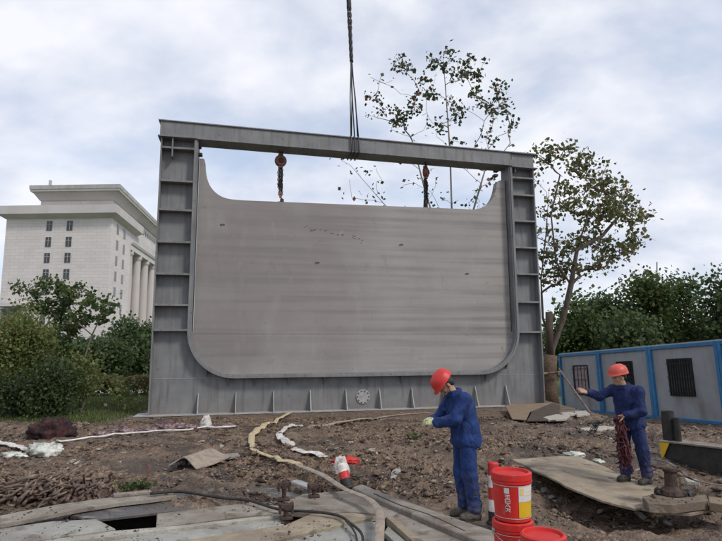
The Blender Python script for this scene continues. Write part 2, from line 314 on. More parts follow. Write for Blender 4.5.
def leafmat(name, cols, tr=.45):
    m = bpy.data.materials.new(name); m.use_nodes = True; t = m.node_tree; b = t.nodes['Principled BSDF']; l = t.links.new
    g = t.nodes.new('ShaderNodeNewGeometry'); k = len(cols)
    r = ramp(t, [(i/(k-1), c) for i, c in enumerate(cols)], g.outputs['Random Per Island'])
    l(r.outputs[0], b.inputs['Base Color']); b.inputs['Roughness'].default_value = .55; b.inputs['Specular IOR Level'].default_value = .35
    d = t.nodes.new('ShaderNodeBsdfTranslucent'); l(r.outputs[0], d.inputs[0]); x = t.nodes.new('ShaderNodeMixShader'); x.inputs[0].default_value = tr
    l(b.outputs[0], x.inputs[1]); l(d.outputs[0], x.inputs[2]); l(x.outputs[0], t.nodes['Material Output'].inputs[0])
    return m
M['lf_dark'] = leafmat('dark_green_leaves', [(.034, .062, .025), (.062, .102, .038), (.095, .135, .052), (.15, .18, .075)])
M['lf_deep'] = leafmat('deep_green_leaves', [(.025, .045, .018), (.042, .07, .024), (.066, .098, .034), (.11, .135, .05)])
M['lf_mid'] = leafmat('mid_green_leaves', [(.03, .055, .02), (.06, .10, .03), (.09, .13, .04), (.15, .17, .05)])
M['lf_yel'] = leafmat('yellow_green_leaves', [(.09, .13, .038), (.15, .20, .06), (.21, .24, .08), (.24, .20, .08)])
M['lf_brown'] = leafmat('olive_brown_leaves', [(.055, .075, .024), (.10, .12, .04), (.16, .165, .06), (.21, .14, .065)])
M['lf_pop'] = leafmat('poplar_leaves', [(.022, .04, .02), (.04, .07, .03), (.07, .10, .04), (.20, .09, .05)])
M['lf_hedge'] = leafmat('autumn_hedge_leaves', [(.05, .065, .025), (.09, .10, .035), (.15, .13, .05), (.20, .11, .055)])
M['grass'] = leafmat('grass_blades', [(.045, .075, .02), (.08, .115, .035), (.12, .15, .045), (.15, .145, .06)], .3)
M['litter'] = leafmat('litter_flakes', [(.07, .05, .04), (.14, .10, .075), (.24, .18, .14), (.17, .09, .07), (.42, .37, .31)], .05)
M['clods'] = leafmat('mud_clods', [(.028, .018, .013), (.06, .039, .026), (.10, .067, .044), (.15, .105, .07), (.28, .21, .15)], .0)
# ------------------------------------------------------------------ ground
def lawn_mask(x, y):      # 1 on the lawn to the left behind the site
    e = 15.6+.35*(fbm(x*.8, y*0+3.3, o=3)-.5)*2
    return sst(0, .5, y-e)*sst(0, .8, -6.9-x)
def rough_amt(x, y):      # how churned the mud is
    a = np.ones_like(x)
    return a
def flatmask(x, y):
    return sst(.47, .58, fbm(x*.55+31, y*.95+8, o=4))
PIT = [(p.x, p.y) for p in (G(93, 516.5, .02), G(160, 509, .02), G(159, 530.5, .02), G(112, 534, .02))]
def gh(x, y):
    x = np.asarray(x, float); y = np.asarray(y, float)
    lw = lawn_mask(x, y)
    near = sst(7.0, 7.6, y+.10*x*0+np.where(x < 0, -x*.04, 0))         # level ground under the beams at the front
    deckr = sst(1.0, 2.2, x)                                            # mud comes further forward on the right
    m = np.clip(near+deckr*sst(5.2, 5.8, y), 0, 1)
    z = .16*(fbm(x*.55, y*.8, o=3)-.5)*2; zb = z.copy()
    rid = 1-np.abs(2*fbm(x*1.3+4, y*2.6, o=4)-1)
    z += .10*(rid-.7)
    z += .085*(fbm(x*5, y*5.5, o=4, g=.6)-.5)*2
    st = 1-np.abs(2*fbm(x*1.6+.8*y+3, y*5.5-.5*x, o=4, g=.55)-1); z += .10*(st**2-.55)*sst(.35, .6, fbm(x*.7+20, y*.9, o=2))
    c = fbm(x*14, y*14, o=3, g=.6)
    z += .075*(np.abs(c-.5)*2)-.02+.03*(fbm(x*6+9, y*22, o=3)-.5)
    z = zb+(z-zb)*(1-.50*flatmask(x, y))
    z *= m*(1-lw*.85)
    z += -.05*(1-m)
    gd = sst(16.0, 17.0, y)*sst(-8, -7, x)*(1-sst(7, 8, x))             # level under the gate
    z = z*(1-gd)+(-.01+.03*(fbm(x*5, y*5)-.5))*gd
    z += .18*np.exp(-(((y-12.2-.05*x)/1.3)**2))*sst(-1, 2, x)*(1-sst(6, 9, x))*.6
    z += .22*np.exp(-(((y-10.9+.1*x)/1.0)**2))*sst(-6.5, -3, -np.abs(x+3))*.35
    sl = sst(12.5, 18.5, y)*sst(6.6, 9.2, x)
    z = z*(1-.5*sl)-sl*(.47+.05*np.clip(y-18, 0, 12))
    bank = np.exp(-(((x-6.6)/.9)**2))*sst(13, 14.5, y)*(1-sst(21, 24, y)); z += .10*bank
    z -= .16*sst(1.55, 1.9, x)*(1-sst(3.4, 4.2, x))*sst(6.8, 7.1, y)*(1-sst(8.0, 8.3, y))     # dip under the plywood sheet
    z -= .13*sst(2.4, 2.8, x)*(1-sst(4.6, 5.0, x))*sst(6.5, 6.8, y)*(1-sst(8.8, 9.2, y))
    z -= .16*sst(5.2, 5.6, x)*sst(8.3, 8.7, y)*(1-sst(9.8, 10.6, y))*(1-sst(12, 13, x))
    if PIT is not None:
        ins = np.ones(x.shape, bool)
        for (ax, ay), (bx, by) in zip(PIT, PIT[1:]+PIT[:1]): ins &= ((bx-ax)*(y-ay)-(by-ay)*(x-ax)) < 0
        z = np.where(ins, -.55, z)
    far = sst(26, 60, y)*(1-sst(6, 9, x)); z = z*(1-far)-.2*far
    return z
def axis(lo, hi, dl, dh, step, grow=1.09):
    a = list(np.arange(dl, dh+1e-6, step)); s = step; p = a[-1]
    while p < hi: s *= grow; p += s; a.append(p)
    s = step; p = a[0]; b = []
    while p > lo: s *= grow; p -= s; b.append(p)
    return np.array(b[::-1]+a)
gx = axis(-2500, 2500, -9.5, 10.5, .045, 1.05); gy = axis(-1500, 4000, 5.0, 17.5, .045, 1.04)
XX, YY = np.meshgrid(gx, gy); ZZ = gh(XX, YY)
nx, ny = len(gx), len(gy)
idx = np.arange(nx*ny).reshape(ny, nx)
Fq = np.stack([idx[:-1, :-1], idx[:-1, 1:], idx[1:, 1:], idx[1:, :-1]], -1).reshape(-1, 4)
def tn_(t, vec, sc):
    q = t.nodes.new('ShaderNodeTexNoise'); q.inputs['Scale'].default_value = sc; q.inputs['Detail'].default_value = 9; q.inputs['Roughness'].default_value = .65; t.links.new(vec, q.inputs['Vector']); return q.outputs[0]
def groundmat():
    m = bpy.data.materials.new('mud'); m.use_nodes = True; t = m.node_tree; b = t.nodes['Principled BSDF']; l = t.links.new
    tcn = t.nodes.new('ShaderNodeTexCoord'); vec = tcn.outputs['Object']
    n = t.nodes.new('ShaderNodeTexNoise'); n.inputs['Scale'].default_value = 9; n.inputs['Detail'].default_value = 9; n.inputs['Roughness'].default_value = .7; l(vec, n.inputs['Vector'])
    col = ramp(t, [(.3, (.026, .016, .010)), (.43, (.080, .051, .033)), (.55, (.19, .128, .083)), (.68, (.40, .30, .205))], n.outputs[0]).outputs[0]
    col = mixc(t, tnoise(t, vec, 1.1, 8, .50, .66, (.6, 1.4, 1)), col, (.19, .135, .09))
    col = mixc(t, tnoise(t, vec, 1.7, 8, .54, .68, (.6, 1.6, 1)), col, (.055, .040, .034))
    col = mixc(t, tnoise(t, vec, 28, 6, .60, .68), col, (.33, .27, .22))
    col = mixc(t, tnoise(t, vec, 5, 6, .62, .72), col, (.15, .075, .06))
    wa = t.nodes.new('ShaderNodeAttribute'); wa.attribute_name = 'wet'
    fa = t.nodes.new('ShaderNodeAttribute'); fa.attribute_name = 'packed'; fm = t.nodes.new('ShaderNodeMath'); fm.operation = 'MULTIPLY'; fm.inputs[1].default_value = .5; l(fa.outputs['Fac'], fm.inputs[0])
    pk = ramp(t, [(.35, (.065, .046, .034)), (.5, (.125, .09, .064)), (.66, (.24, .18, .13))], tn_(t, vec, 3.5)).outputs[0]; col = mixc(t, fm.outputs[0], col, pk)
    at = t.nodes.new('ShaderNodeAttribute'); at.attribute_name = 'lawn'
    gr = t.nodes.new('ShaderNodeTexNoise'); gr.inputs['Scale'].default_value = 2.5; gr.inputs['Detail'].default_value = 8; l(vec, gr.inputs['Vector'])
    gc = ramp(t, [(.3, (.045, .07, .022)), (.55, (.08, .11, .035)), (.7, (.13, .13, .06))], gr.outputs[0]).outputs[0]
    wc = t.nodes.new('ShaderNodeMath'); wc.operation = 'MULTIPLY'; wc.inputs[1].default_value = .65; l(wa.outputs['Fac'], wc.inputs[0]); col = mixc(t, wc.outputs[0], col, (.050, .038, .030))
    col = mixc(t, at.outputs['Fac'], col, gc); l(col, b.inputs['Base Color'])
    wm = t.nodes.new('ShaderNodeMath'); wm.operation = 'MULTIPLY'; wm.inputs[1].default_value = .75; l(wa.outputs['Fac'], wm.inputs[0])
    q = ramp(t, [(.38, (.38,)*3), (.56, (.9,)*3)], n.outputs[0]); l(mixc(t, wm.outputs[0], q.outputs[0], (.22, .22, .22)), b.inputs['Roughness']); b.inputs['Specular IOR Level'].default_value = .4
    v = t.nodes.new('ShaderNodeTexVoronoi'); v.inputs['Scale'].default_value = 34; l(vec, v.inputs['Vector'])
    ad = t.nodes.new('ShaderNodeMath'); ad.operation = 'MULTIPLY_ADD'; l(v.outputs[0], ad.inputs[0]); ad.inputs[1].default_value = -.6; l(n.outputs[0], ad.inputs[2])
    bp = t.nodes.new('ShaderNodeBump'); bp.inputs['Strength'].default_value = .9; bp.inputs['Distance'].default_value = .04; l(ad.outputs[0], bp.inputs['Height']); l(bp.outputs[0], b.inputs['Normal'])
    return m
gr_o = np_mesh('ground', np.stack([XX, YY, ZZ], -1).reshape(-1, 3), Fq, groundmat(), smooth=True); gr_o['kind'] = 'structure'
LW = lawn_mask(XX, YY); far = sst(24, 30, YY); LW = np.clip(LW+far, 0, 1)
a = gr_o.data.attributes.new('lawn', 'FLOAT', 'POINT'); a.data.foreach_set('value', LW.ravel().astype(np.float32))
wt = sst(.42, .54, fbm(XX*1.3+3, YY*1.6, o=4))*sst(-5.5, -4.5, XX)*(1-sst(.2, 1.2, XX))*sst(6, 6.4, YY)*(1-sst(8.1, 8.9, YY)); wt = np.maximum(wt, sst(.56, .62, fbm(XX*.8+50, YY*1.3, o=4))*(YY < 16)); a = gr_o.data.attributes.new('wet', 'FLOAT', 'POINT'); a.data.foreach_set('value', wt.ravel().astype(np.float32))
a = gr_o.data.attributes.new('packed', 'FLOAT', 'POINT'); a.data.foreach_set('value', flatmask(XX, YY).ravel().astype(np.float32))
def ghf(x, y): return float(gh(np.array([x]), np.array([y]))[0])
def onground(px, py, it=6):     # where the sight line through a photo pixel meets the terrain
    z = 0
    for _ in range(it): p = G(px, py, z); z = .5*z+.5*ghf(p.x, p.y)
    p = G(px, py, z); p.z = ghf(p.x, p.y); return p
# path behind the lawn
pp = [(-60, 26.5), (-30, 26.0), (-14, 25.6), (-5, 26.2), (6, 26.8)]
mb = MB()
for (x0, y0), (x1, y1) in zip(pp[:-1], pp[1:]): mb.prism([Vector((x0, y0, -.3)), Vector((x1, y1, -.3)), Vector((x1, y1+2.2, -.3)), Vector((x0, y0+2.2, -.3))], [Vector((x0, y0, .06)), Vector((x1, y1, .06)), Vector((x1, y1+2.2, .06)), Vector((x0, y0+2.2, .06))])
mb.build('path', M['path'])['kind'] = 'structure'
# loose clods, leaf litter and grass: uncountable
def scatter(n, xr, yr, mask):
    out = []
    while sum(len(o) for o in out) < n:
        x = rng.uniform(*xr, 4*n); u = rng.random(4*n); y = yr[0]*(yr[1]/yr[0])**u     # denser near the front
        k = mask(x, y) > rng.random(4*n); out.append(np.stack([x[k], y[k]], -1))
    return np.concatenate(out)[:n]
def mudmask(x, y):
    z = (1-.70*flatmask(x, y))*(1-lawn_mask(x, y))*np.where((y > 16.9) & (x > -7.5) & (x < 7), 0, 1)*(np.abs(x) < .75*y+.5)
    front = (y < 7.1+np.where(x < 0, -x*.04, 0)) & (x < 1.7)
    return np.where(front, .10, 1)*z*sst(.40, .60, fbm(x*1.1+7, y*1.5, o=4))**1.3*1.0+.04*z*np.where(front, .1, 1)
def clodmesh(n, P=None, z=None, gs=.0095):
    if P is None: P = scatter(n, (-13, 15), (5.6, 22), mudmask); z = gh(P[:, 0], P[:, 1])
    v = np.array([(1, 0, 0), (-1, 0, 0), (0, 1, 0), (0, -1, 0), (0, 0, 1), (0, 0, -1), (.7, .7, .5), (-.7, -.7, .5)], float); f = np.array([(0, 6, 4), (0, 2, 6), (2, 4, 6), (2, 1, 4), (1, 7, 4), (1, 3, 7), (3, 4, 7), (3, 0, 4), (2, 0, 5), (1, 2, 5), (3, 1, 5), (0, 3, 5)]); k = len(v)
    s = rng.gamma(1.3, gs, n)+.004; s = np.minimum(s, .06)
    ca = rng.uniform(0, 6.28, n); Rz = np.zeros((n, 3, 3)); Rz[:, 0, 0] = np.cos(ca); Rz[:, 0, 1] = -np.sin(ca); Rz[:, 1, 0] = np.sin(ca); Rz[:, 1, 1] = np.cos(ca); Rz[:, 2, 2] = 1
    sc = s[:, None, None]*(1+rng.uniform(-.5, .5, (n, k, 3)))*rng.uniform(.5, 1.5, (n, 1, 3))*np.array([1.1, 1, .6])
    V = np.einsum('nij,nkj->nki', Rz, v[None]*sc)+np.stack([P[:, 0], P[:, 1], z+s*.25], -1)[:, None]
    Fc = (f[None]+(np.arange(n)*k)[:, None, None]).reshape(-1, 3)
    return V.reshape(-1, 3), Fc
V, Fc = clodmesh(28000); tag(np_mesh('mud_clods', V, Fc, M['clods']), 'loose brown clods of churned mud strewn over the whole site', 'mud', kind='stuff')
def flakes(P, z, size, tilt, lift=.004, asp=(.4, .9)):
    n = len(P); a = rng.uniform(0, 2*np.pi, n); s = size
    d = np.stack([np.cos(a), np.sin(a), rng.uniform(-tilt, tilt, n)], -1); e = np.stack([-np.sin(a), np.cos(a), rng.uniform(-tilt, tilt, n)], -1)
    d *= s[:, None]; e *= (s*rng.uniform(*asp, n))[:, None]
    c = np.stack([P[:, 0], P[:, 1], z+lift+s*.3*tilt], -1)
    V = np.stack([c-d, c-e*.6, c+d, c+e*.6], 1).reshape(-1, 3); Fz = np.arange(4*n).reshape(n, 4)
    return V, Fz
P = scatter(7000, (-13, 15), (5.8, 22), mudmask); V, Fz = flakes(P, gh(P[:, 0], P[:, 1]), rng.gamma(2.0, .009, len(P))+.006, .5, .012)
tag(np_mesh('leaf_litter', V, Fz, M['litter']), 'dead leaves, wood chips and scraps lying on the brown mud', 'litter', kind='stuff')
def blades(n, xr, yr, mask, h, mname):
    P = scatter(n, xr, yr, mask); z = gh(P[:, 0], P[:, 1]); n = len(P)
    a = rng.uniform(0, 2*np.pi, n); hh = h*rng.uniform(.5, 1.3, n); wd = .012+.006*rng.random(n)
    b = np.stack([P[:, 0], P[:, 1], z-.01], -1); s = np.stack([np.cos(a), np.sin(a), a*0], -1)*wd[:, None]
    tip = b+np.stack([rng.normal(0, .35, n)*hh, rng.normal(0, .35, n)*hh, hh], -1)
    return np.stack([b-s, b+s, tip], 1).reshape(-1, 3), np.arange(3*n).reshape(n, 3)
V, Ft = blades(42000, (-22, -6.5), (15.4, 30), lambda x, y: lawn_mask(x, y)*(np.abs(y-27.2) > 1.6), .13, 'grass')
tag(np_mesh('lawn_grass', V, Ft, M['grass']), 'uneven green grass of the lawn left of the steel frame', 'grass', kind='stuff')
# ------------------------------------------------------------------ steel lock-gate frame
GL, GR = G(150, 415.5, 0), G(541, 404.5, 0)
GTH = math.atan2(GR.y-GL.y, GR.x-GL.x); GW = (GR-GL).length
ROTG = Matrix.Rotation(GTH, 3, 'Z'); ROTI = ROTG.transposed()
def gp(px, py, yo=0.0):
    o = ROTI @ (Vector((0, 0, CAMH))-GL); d = ROTI @ ray(px, py); t = (yo-o.y)/d.y; q = o+d*t; return q.x, q.z
def world_g(x, y, z): return GL+ROTG @ Vector((x, y, z))
fr = thing('steel_portal', 'tall grey steel U-shaped lock gate frame with ribbed columns and a crossbeam', 'steel frame', GL, GTH)
def smoothpoly(pts, k=6):      # Catmull-Rom
    out = []; n = len(pts)
    for i in range(n-1):
        p0, p1, p2, p3 = pts[max(i-1, 0)], pts[i], pts[i+1], pts[min(i+2, n-1)]
        for j in range(k):
            t = j/k; out.append(tuple(.5*((2*b)+(-a+c)*t+(2*a-5*b+4*c-d)*t*t+(-a+3*b-3*c+d)*t**3) for a, b, c, d in zip(p0, p1, p2, p3)))
    out.append(pts[-1]); return out
uL, uR = gp(193.5, 250)[0], gp(510, 250)[0]
uz = gp(350, 374)[1]; RC = 1.42
TOPL, TOPR = gp(165, 133)[1], gp(528, 166)[1]; ZT = (TOPL+TOPR)/2
def ucurve(off=0, zt=None, yo=0):   # U-shaped line, left top -> bottom -> right top, shrunk inward by off
    zt = ZT if zt is None else zt; r = RC-off; l, rr, b = uL+off, uR-off, uz+off
    p = [(l, zt)]+[(l, zt-(zt-b-r)*q/6) for q in range(1, 6)]
    p += [(l+r-r*math.cos(t), b+r-r*math.sin(t)) for t in (math.pi/2*k/14 for k in range(15))]
    p += [(l+r+(rr-l-2*r)*q/8, b) for q in range(1, 8)]
    p += [(rr-r+r*math.sin(t), b+r-r*math.cos(t)) for t in (math.pi/2*k/14 for k in range(15))]
    p += [(rr, b+r+(zt-b-r)*q/6) for q in range(1, 7)]
    return p
def gprism(mb, poly, y0, y1):
    from mathutils.geometry import tessellate_polygon
    tri = tessellate_polygon([[Vector((a, b, 0)) for a, b in poly]]); n = len(poly)
    vs = [(a, y0, b) for a, b in poly]+[(a, y1, b) for a, b in poly]
    fs = [tuple(t) for t in tri]+[tuple(n+i for i in t[::-1]) for t in tri]+[(i, (i+1) % n, n+(i+1) % n, n+i) for i in range(n)]
    return mb.add(vs, fs)
oL0, oL1 = 0.0, 0.0
web = [(0.02, .03), (GW-.02, .03), (GW-.02, ZT)]+ucurve(-.02)[::-1]+[(0.02, ZT)]
mb = MB(); gprism(mb, web, 0.0, .03); mb.build('web_plate', M['gate'], fr)
def ribbon(mb, line, th, y0, y1):   # thickened line between depths y0,y1; th to the outside of the U
    n = len(line); nor = []
    for i in range(n):
        a = Vector(line[max(i-1, 0)]); b = Vector(line[min(i+1, n-1)]); d = (b-a).normalized(); nor.append(Vector((d.y, -d.x)))   # outward for this traversal
    vs = []
    for p, q in zip(line, nor):
        o = (p[0]-q.x*-th, p[1]-q.y*-th)
        vs += [(p[0], y0, p[1]), (p[0], y1, p[1]), (o[0], y1, o[1]), (o[0], y0, o[1])]
    fs = []
    for i in range(n-1):
        for k in range(4): fs.append((4*i+k, 4*i+(k+1) % 4, 4*i+4+(k+1) % 4, 4*i+4+k))
    fs += [(0, 1, 2, 3), (4*n-4, 4*n-3, 4*n-2, 4*n-1)]
    return mb.add(vs, fs)
FD = .27      # how far the flanges stand out from the web, towards the camera (-y)
mb = MB(); ribbon(mb, ucurve(0), -.05, -FD, .38); mb.build('inner_flange', M['gate'], fr, bevel=.004)
lip = [p for p in ucurve(-.055, ZT-.02)]
mb = MB(); ribbon(mb, ucurve(.012, ZT-.05), .085, -FD-.035, -FD-.003); mb.build('sealing_rim', M['gate'], fr, bevel=.006)
mb = MB(); ribbon(mb, ucurve(.03, ZT-.5), .030, -.20, -.14); mb.build('gap_shade', M['dark'], fr)  # dark strip painting the shaded gap between leaf and rim
mb = MB(); mb.lohi((-.03, -FD, .03), (.018, .38, ZT)); mb.build('outer_flange', M['gate'], fr, bevel=.004)
mb = MB(); mb.lohi((GW-.018, -FD, .03), (GW+.03, .38, ZT)); mb.build('outer_flange', M['gate'], fr, bevel=.004)
def addrib(px, py, a, b):
    z = gp(px, py, -FD)[1]; mb = MB(); mb.lohi((a, -FD-.02, z-.032), (b, -.002, z+.032)); mb.build('rib', M['gate'], fr, bevel=.003)
for y in (148, 181, 210, 242, 274, 305, 330): addrib(177, y, .02, uL-.052)
for y in (178, 195, 221, 247.5, 274, 302, 332): addrib(520, y, uR+.052, GW-.02)
for px, py in ((206.5, 327+35), (228, 378), (255, 379), (289, 379), (325, 379), (363, 379), (403, 377), (445, 376), (488, 373), (509, 357)):      # small gussets under the rim
    u = gp(px, py, -FD)[0]; r = RC+.05
    if u < uL+r: dxx = uL+RC-u; z = uz+RC-math.sqrt(max(r*r-dxx*dxx, 0))
    elif u > uR-RC: dxx = u-(uR-RC); z = uz+RC-math.sqrt(max(r*r-dxx*dxx, 0))
    else: z = uz-.052
    mb = MB(); mb.prism([Vector((u-.015, -FD+.01, z)), Vector((u-.015, -.002, z)), Vector((u-.015, -.002, z-.30)), Vector((u-.015, -FD+.10, z-.10))], [Vector((u+.015, -FD+.01, z)), Vector((u+.015, -.002, z)), Vector((u+.015, -.002, z-.30)), Vector((u+.015, -FD+.10, z-.10))]); mb.build('gusset', M['gate'], fr)
for px, y0, y1 in ((197.5, 393, 413), (235.5, 392, 412), (273.5, 391, 411), (310.5, 390, 410.5), (346.5, 389, 410), (380.5, 389, 409), (413, 388, 408.5), (445, 387, 408), (477, 386, 407), (508, 385, 406)):
    u = gp(px, y1, -.15)[0]; zt = gp(px, y0, 0)[1]
    mb = MB(); mb.prism([Vector((u-.014, 0-.002, .032)), Vector((u-.014, -.34, .032)), Vector((u-.014, -.30, .10)), Vector((u-.014, -.05, zt)), Vector((u-.014, -.002, zt))], [Vector((u+.014, 0-.002, .032)), Vector((u+.014, -.34, .032)), Vector((u+.014, -.30, .10)), Vector((u+.014, -.05, zt)), Vector((u+.014, -.002, zt))])
    mb.build('stiffener', M['gatelip'], fr)
mb = MB(); mb.lohi((-.42, -.40, 0), (GW+.25, .5, .03)); mb.build('base_plate', M['gatelip'], fr, bevel=.004)
zs = gp(178, 378.5, 0)[1]
mb = MB(); mb.tube([(.03, -.003, zs), (uL+RC-.1, -.003, zs)], .008, 5); mb.build('weld_seam', M['gatelip'], fr)
mb = MB(); mb.tube([(uR-RC+.3, -.003, zs-.04), (GW-.03, -.003, zs-.04)], .008, 5); mb.build('weld_seam', M['gatelip'], fr)
u, z = gp(363, 396.5); hr = .24
mb = MB(); mb.lathe([(.0, 0), (hr, 0), (hr, .025), (hr-.02, .03), (.0, .03)], 28, (u, -.002, z), Matrix.Rotation(rad(90), 3, 'X')); hp = mb.build('hatch_flange', M['gatelip'], fr)
mb = MB()
for k in range(10):
    t = 2*math.pi*k/10; mb.lathe([(0, 0), (.02, 0), (.02, .025), (0, .025)], 6, (u+math.cos(t)*hr*.82, -.034, z+math.sin(t)*hr*.82), Matrix.Rotation(rad(90), 3, 'X'))
mb.build('bolt_circle', M['dark'], hp)
# crossbeam: its own slightly sagging line, sits on both columns
zb0 = gp(170, 136, -.4)[1]; zb1 = gp(520, 166, -.4)[1]; zt0 = gp(163, 118.5, -.4)[1]; zt1 = gp(527, 152.5, -.4)[1]
def beam_box(mb, u0, u1, y0, y1, f0, f1):   # f0,f1 fractions of beam height
    def zz(u, f): q = u/GW; return (zb0*(1-q)+zb1*q)*(1-f)+(zt0*(1-q)+zt1*q)*f
    vs = [Vector((u0, y0, zz(u0, f0))), Vector((u0, y1, zz(u0, f0))), Vector((u1, y1, zz(u1, f0))), Vector((u1, y0, zz(u1, f0)))]
    vt = [Vector((u0, y0, zz(u0, f1))), Vector((u0, y1, zz(u0, f1))), Vector((u1, y1, zz(u1, f1))), Vector((u1, y0, zz(u1, f1)))]
    return mb.prism(vs, vt)
mb = MB(); beam_box(mb, -.06, GW-.9, -.30, .34, .07, .93); cbm = mb.build('crossbeam', M['gate'], fr)
for f0, f1 in ((0, .068), (.932, 1)): mb = MB(); beam_box(mb, -.12, GW-.88, -.345, .385, f0, f1); mb.build('beam_flange', M['gate'], cbm, bevel=.005)
mb = MB(); beam_box(mb, GW-.87, GW+.02, -.28, .34, .0, .90); mb.build('beam_end', M['gate'], fr, bevel=.01)
mb = MB(); beam_box(mb, GW-.89, GW+.16, -.37, .42, .90, 1.0); beam_box(mb, GW-.89, GW+.16, -.35, .40, .0-.08, .0); mb.build('beam_end_cap', M['gate'], fr, bevel=.01)
mb = MB(); mb.lohi((-.10, -.36, ZT-.06), (uL+.02, .40, zb0-.002)) ; mb.build('column_cap', M['gate'], fr, bevel=.004)
mb = MB(); u = gp(173, 140, -.25)[0]; mb.lohi((u-.02, -.30, ZT-.75), (u+.02, -.03, ZT-.062)); mb.build('gusset', M['gate'], fr)
mb = MB(); u = gp(515, 170, -.25)[0]; mb.lohi((u-.02, -.27, ZT-.50), (u+.02, -.03, ZT-.005)); mb.build('gusset', M['gate'], fr)
mb = MB()
for px, py in ((199, 147), (200, 155), (496, 171), (495, 176)):
    u, z = gp(px, py, -.05); mb.box((u, -.06, z), (.16, .2, .09))
mb.build('guide_block', M['dark'], fr, bevel=.01)
# gate leaf
lf = thing('sluice_gate', 'wide cement-brown stained gate leaf with upswept corners hanging inside the grey frame', 'gate leaf', world_g(0, 0, 0), GTH)
inn = ucurve(.085)
ltop = [gp(a, b, .1) for a, b in ((200.5, 159.5), (204.6, 160.3), (205.6, 170), (207.2, 178.5), (210, 186), (215, 192.5), (222, 197.3), (231, 199.8), (244, 201))]
rtop = [gp(a, b, .1) for a, b in ((462, 209.5), (473, 210), (481, 208.2), (487.5, 204.5), (492, 198.5), (494.8, 191), (497, 182), (500.5, 180.5))]
ltop[0] = (uL+.085, ltop[0][1]); rtop[-1] = (uR-.085, rtop[-1][1])
lz = ltop[0][1]; rz_ = rtop[-1][1]
body = [p for p in inn if not (p[0] < uL+.3 and p[1] > lz) and not (p[0] > uR-.3 and p[1] > rz_)]
poly = body+[rtop[-1]]+smoothpoly(rtop[::-1], 4)[1:]+smoothpoly(ltop[::-1], 4)
mb = MB(); gprism(mb, poly, 0.02, .34); lfb = mb.build('skin_plate', M['leaf_panel'], lf)
z0 = gp(350, 333.5, 0)[1]
mb = MB(); mb.lohi((uL+.10, .012, z0-.009), (uR-.10, .019, z0+.009)); mb.build('weld_seam', M['leaf_panel'], lf)
z1 = gp(350, 372.5, 0)[1]
mb = MB(); 
edge = [p for p in ucurve(.10) if p[1] < uz+RC*1.02]
ribbon(mb, edge, .05, -.035, .018); mb.build('edge_strip', M['leaf_panel'], lf)
for px, py in ((221, 225), (316, 263), (400, 245), (466, 274)):
    u, z = gp(px, py, 0); mb = MB(); mb.tube([(u-.03, .018, z), (u+.05, -.02, z+.03), (u+.12, .018, z+.01)], .012, 5); mb.build('lug', M['dark'], lf)
for px, py, q in ((308, 227, 4), (314, 230, 5), (324, 231, 4), (331, 233, 3), (341, 235, 4), (352, 237, 4), (361, 239, 3)):      # rust-brown weld spatter
    for k in range(q):
        u, z = gp(px+random.uniform(-4, 4), py+random.uniform(-1.5, 1.5), 0); s_ = random.uniform(.010, .028); mb = MB(); mb.blob((u, .018, z), s_, k, .5, 1, (1.8, .2, .6)); mb.build('weld_spatter', M['spatter'], lf)
for px in (282, 426):
    u, z = gp(px, 203, .1); mb = MB(); mb.prism([Vector((u-.09, .13, z-.25)), Vector((u+.09, .13, z-.25)), Vector((u+.06, .13, z+.16)), Vector((u-.06, .13, z+.16))], [Vector((u-.09, .18, z-.25)), Vector((u+.09, .18, z-.25)), Vector((u+.06, .18, z+.16)), Vector((u-.06, .18, z+.16))]); mb.build('lifting_eye', M['dark'], lf)
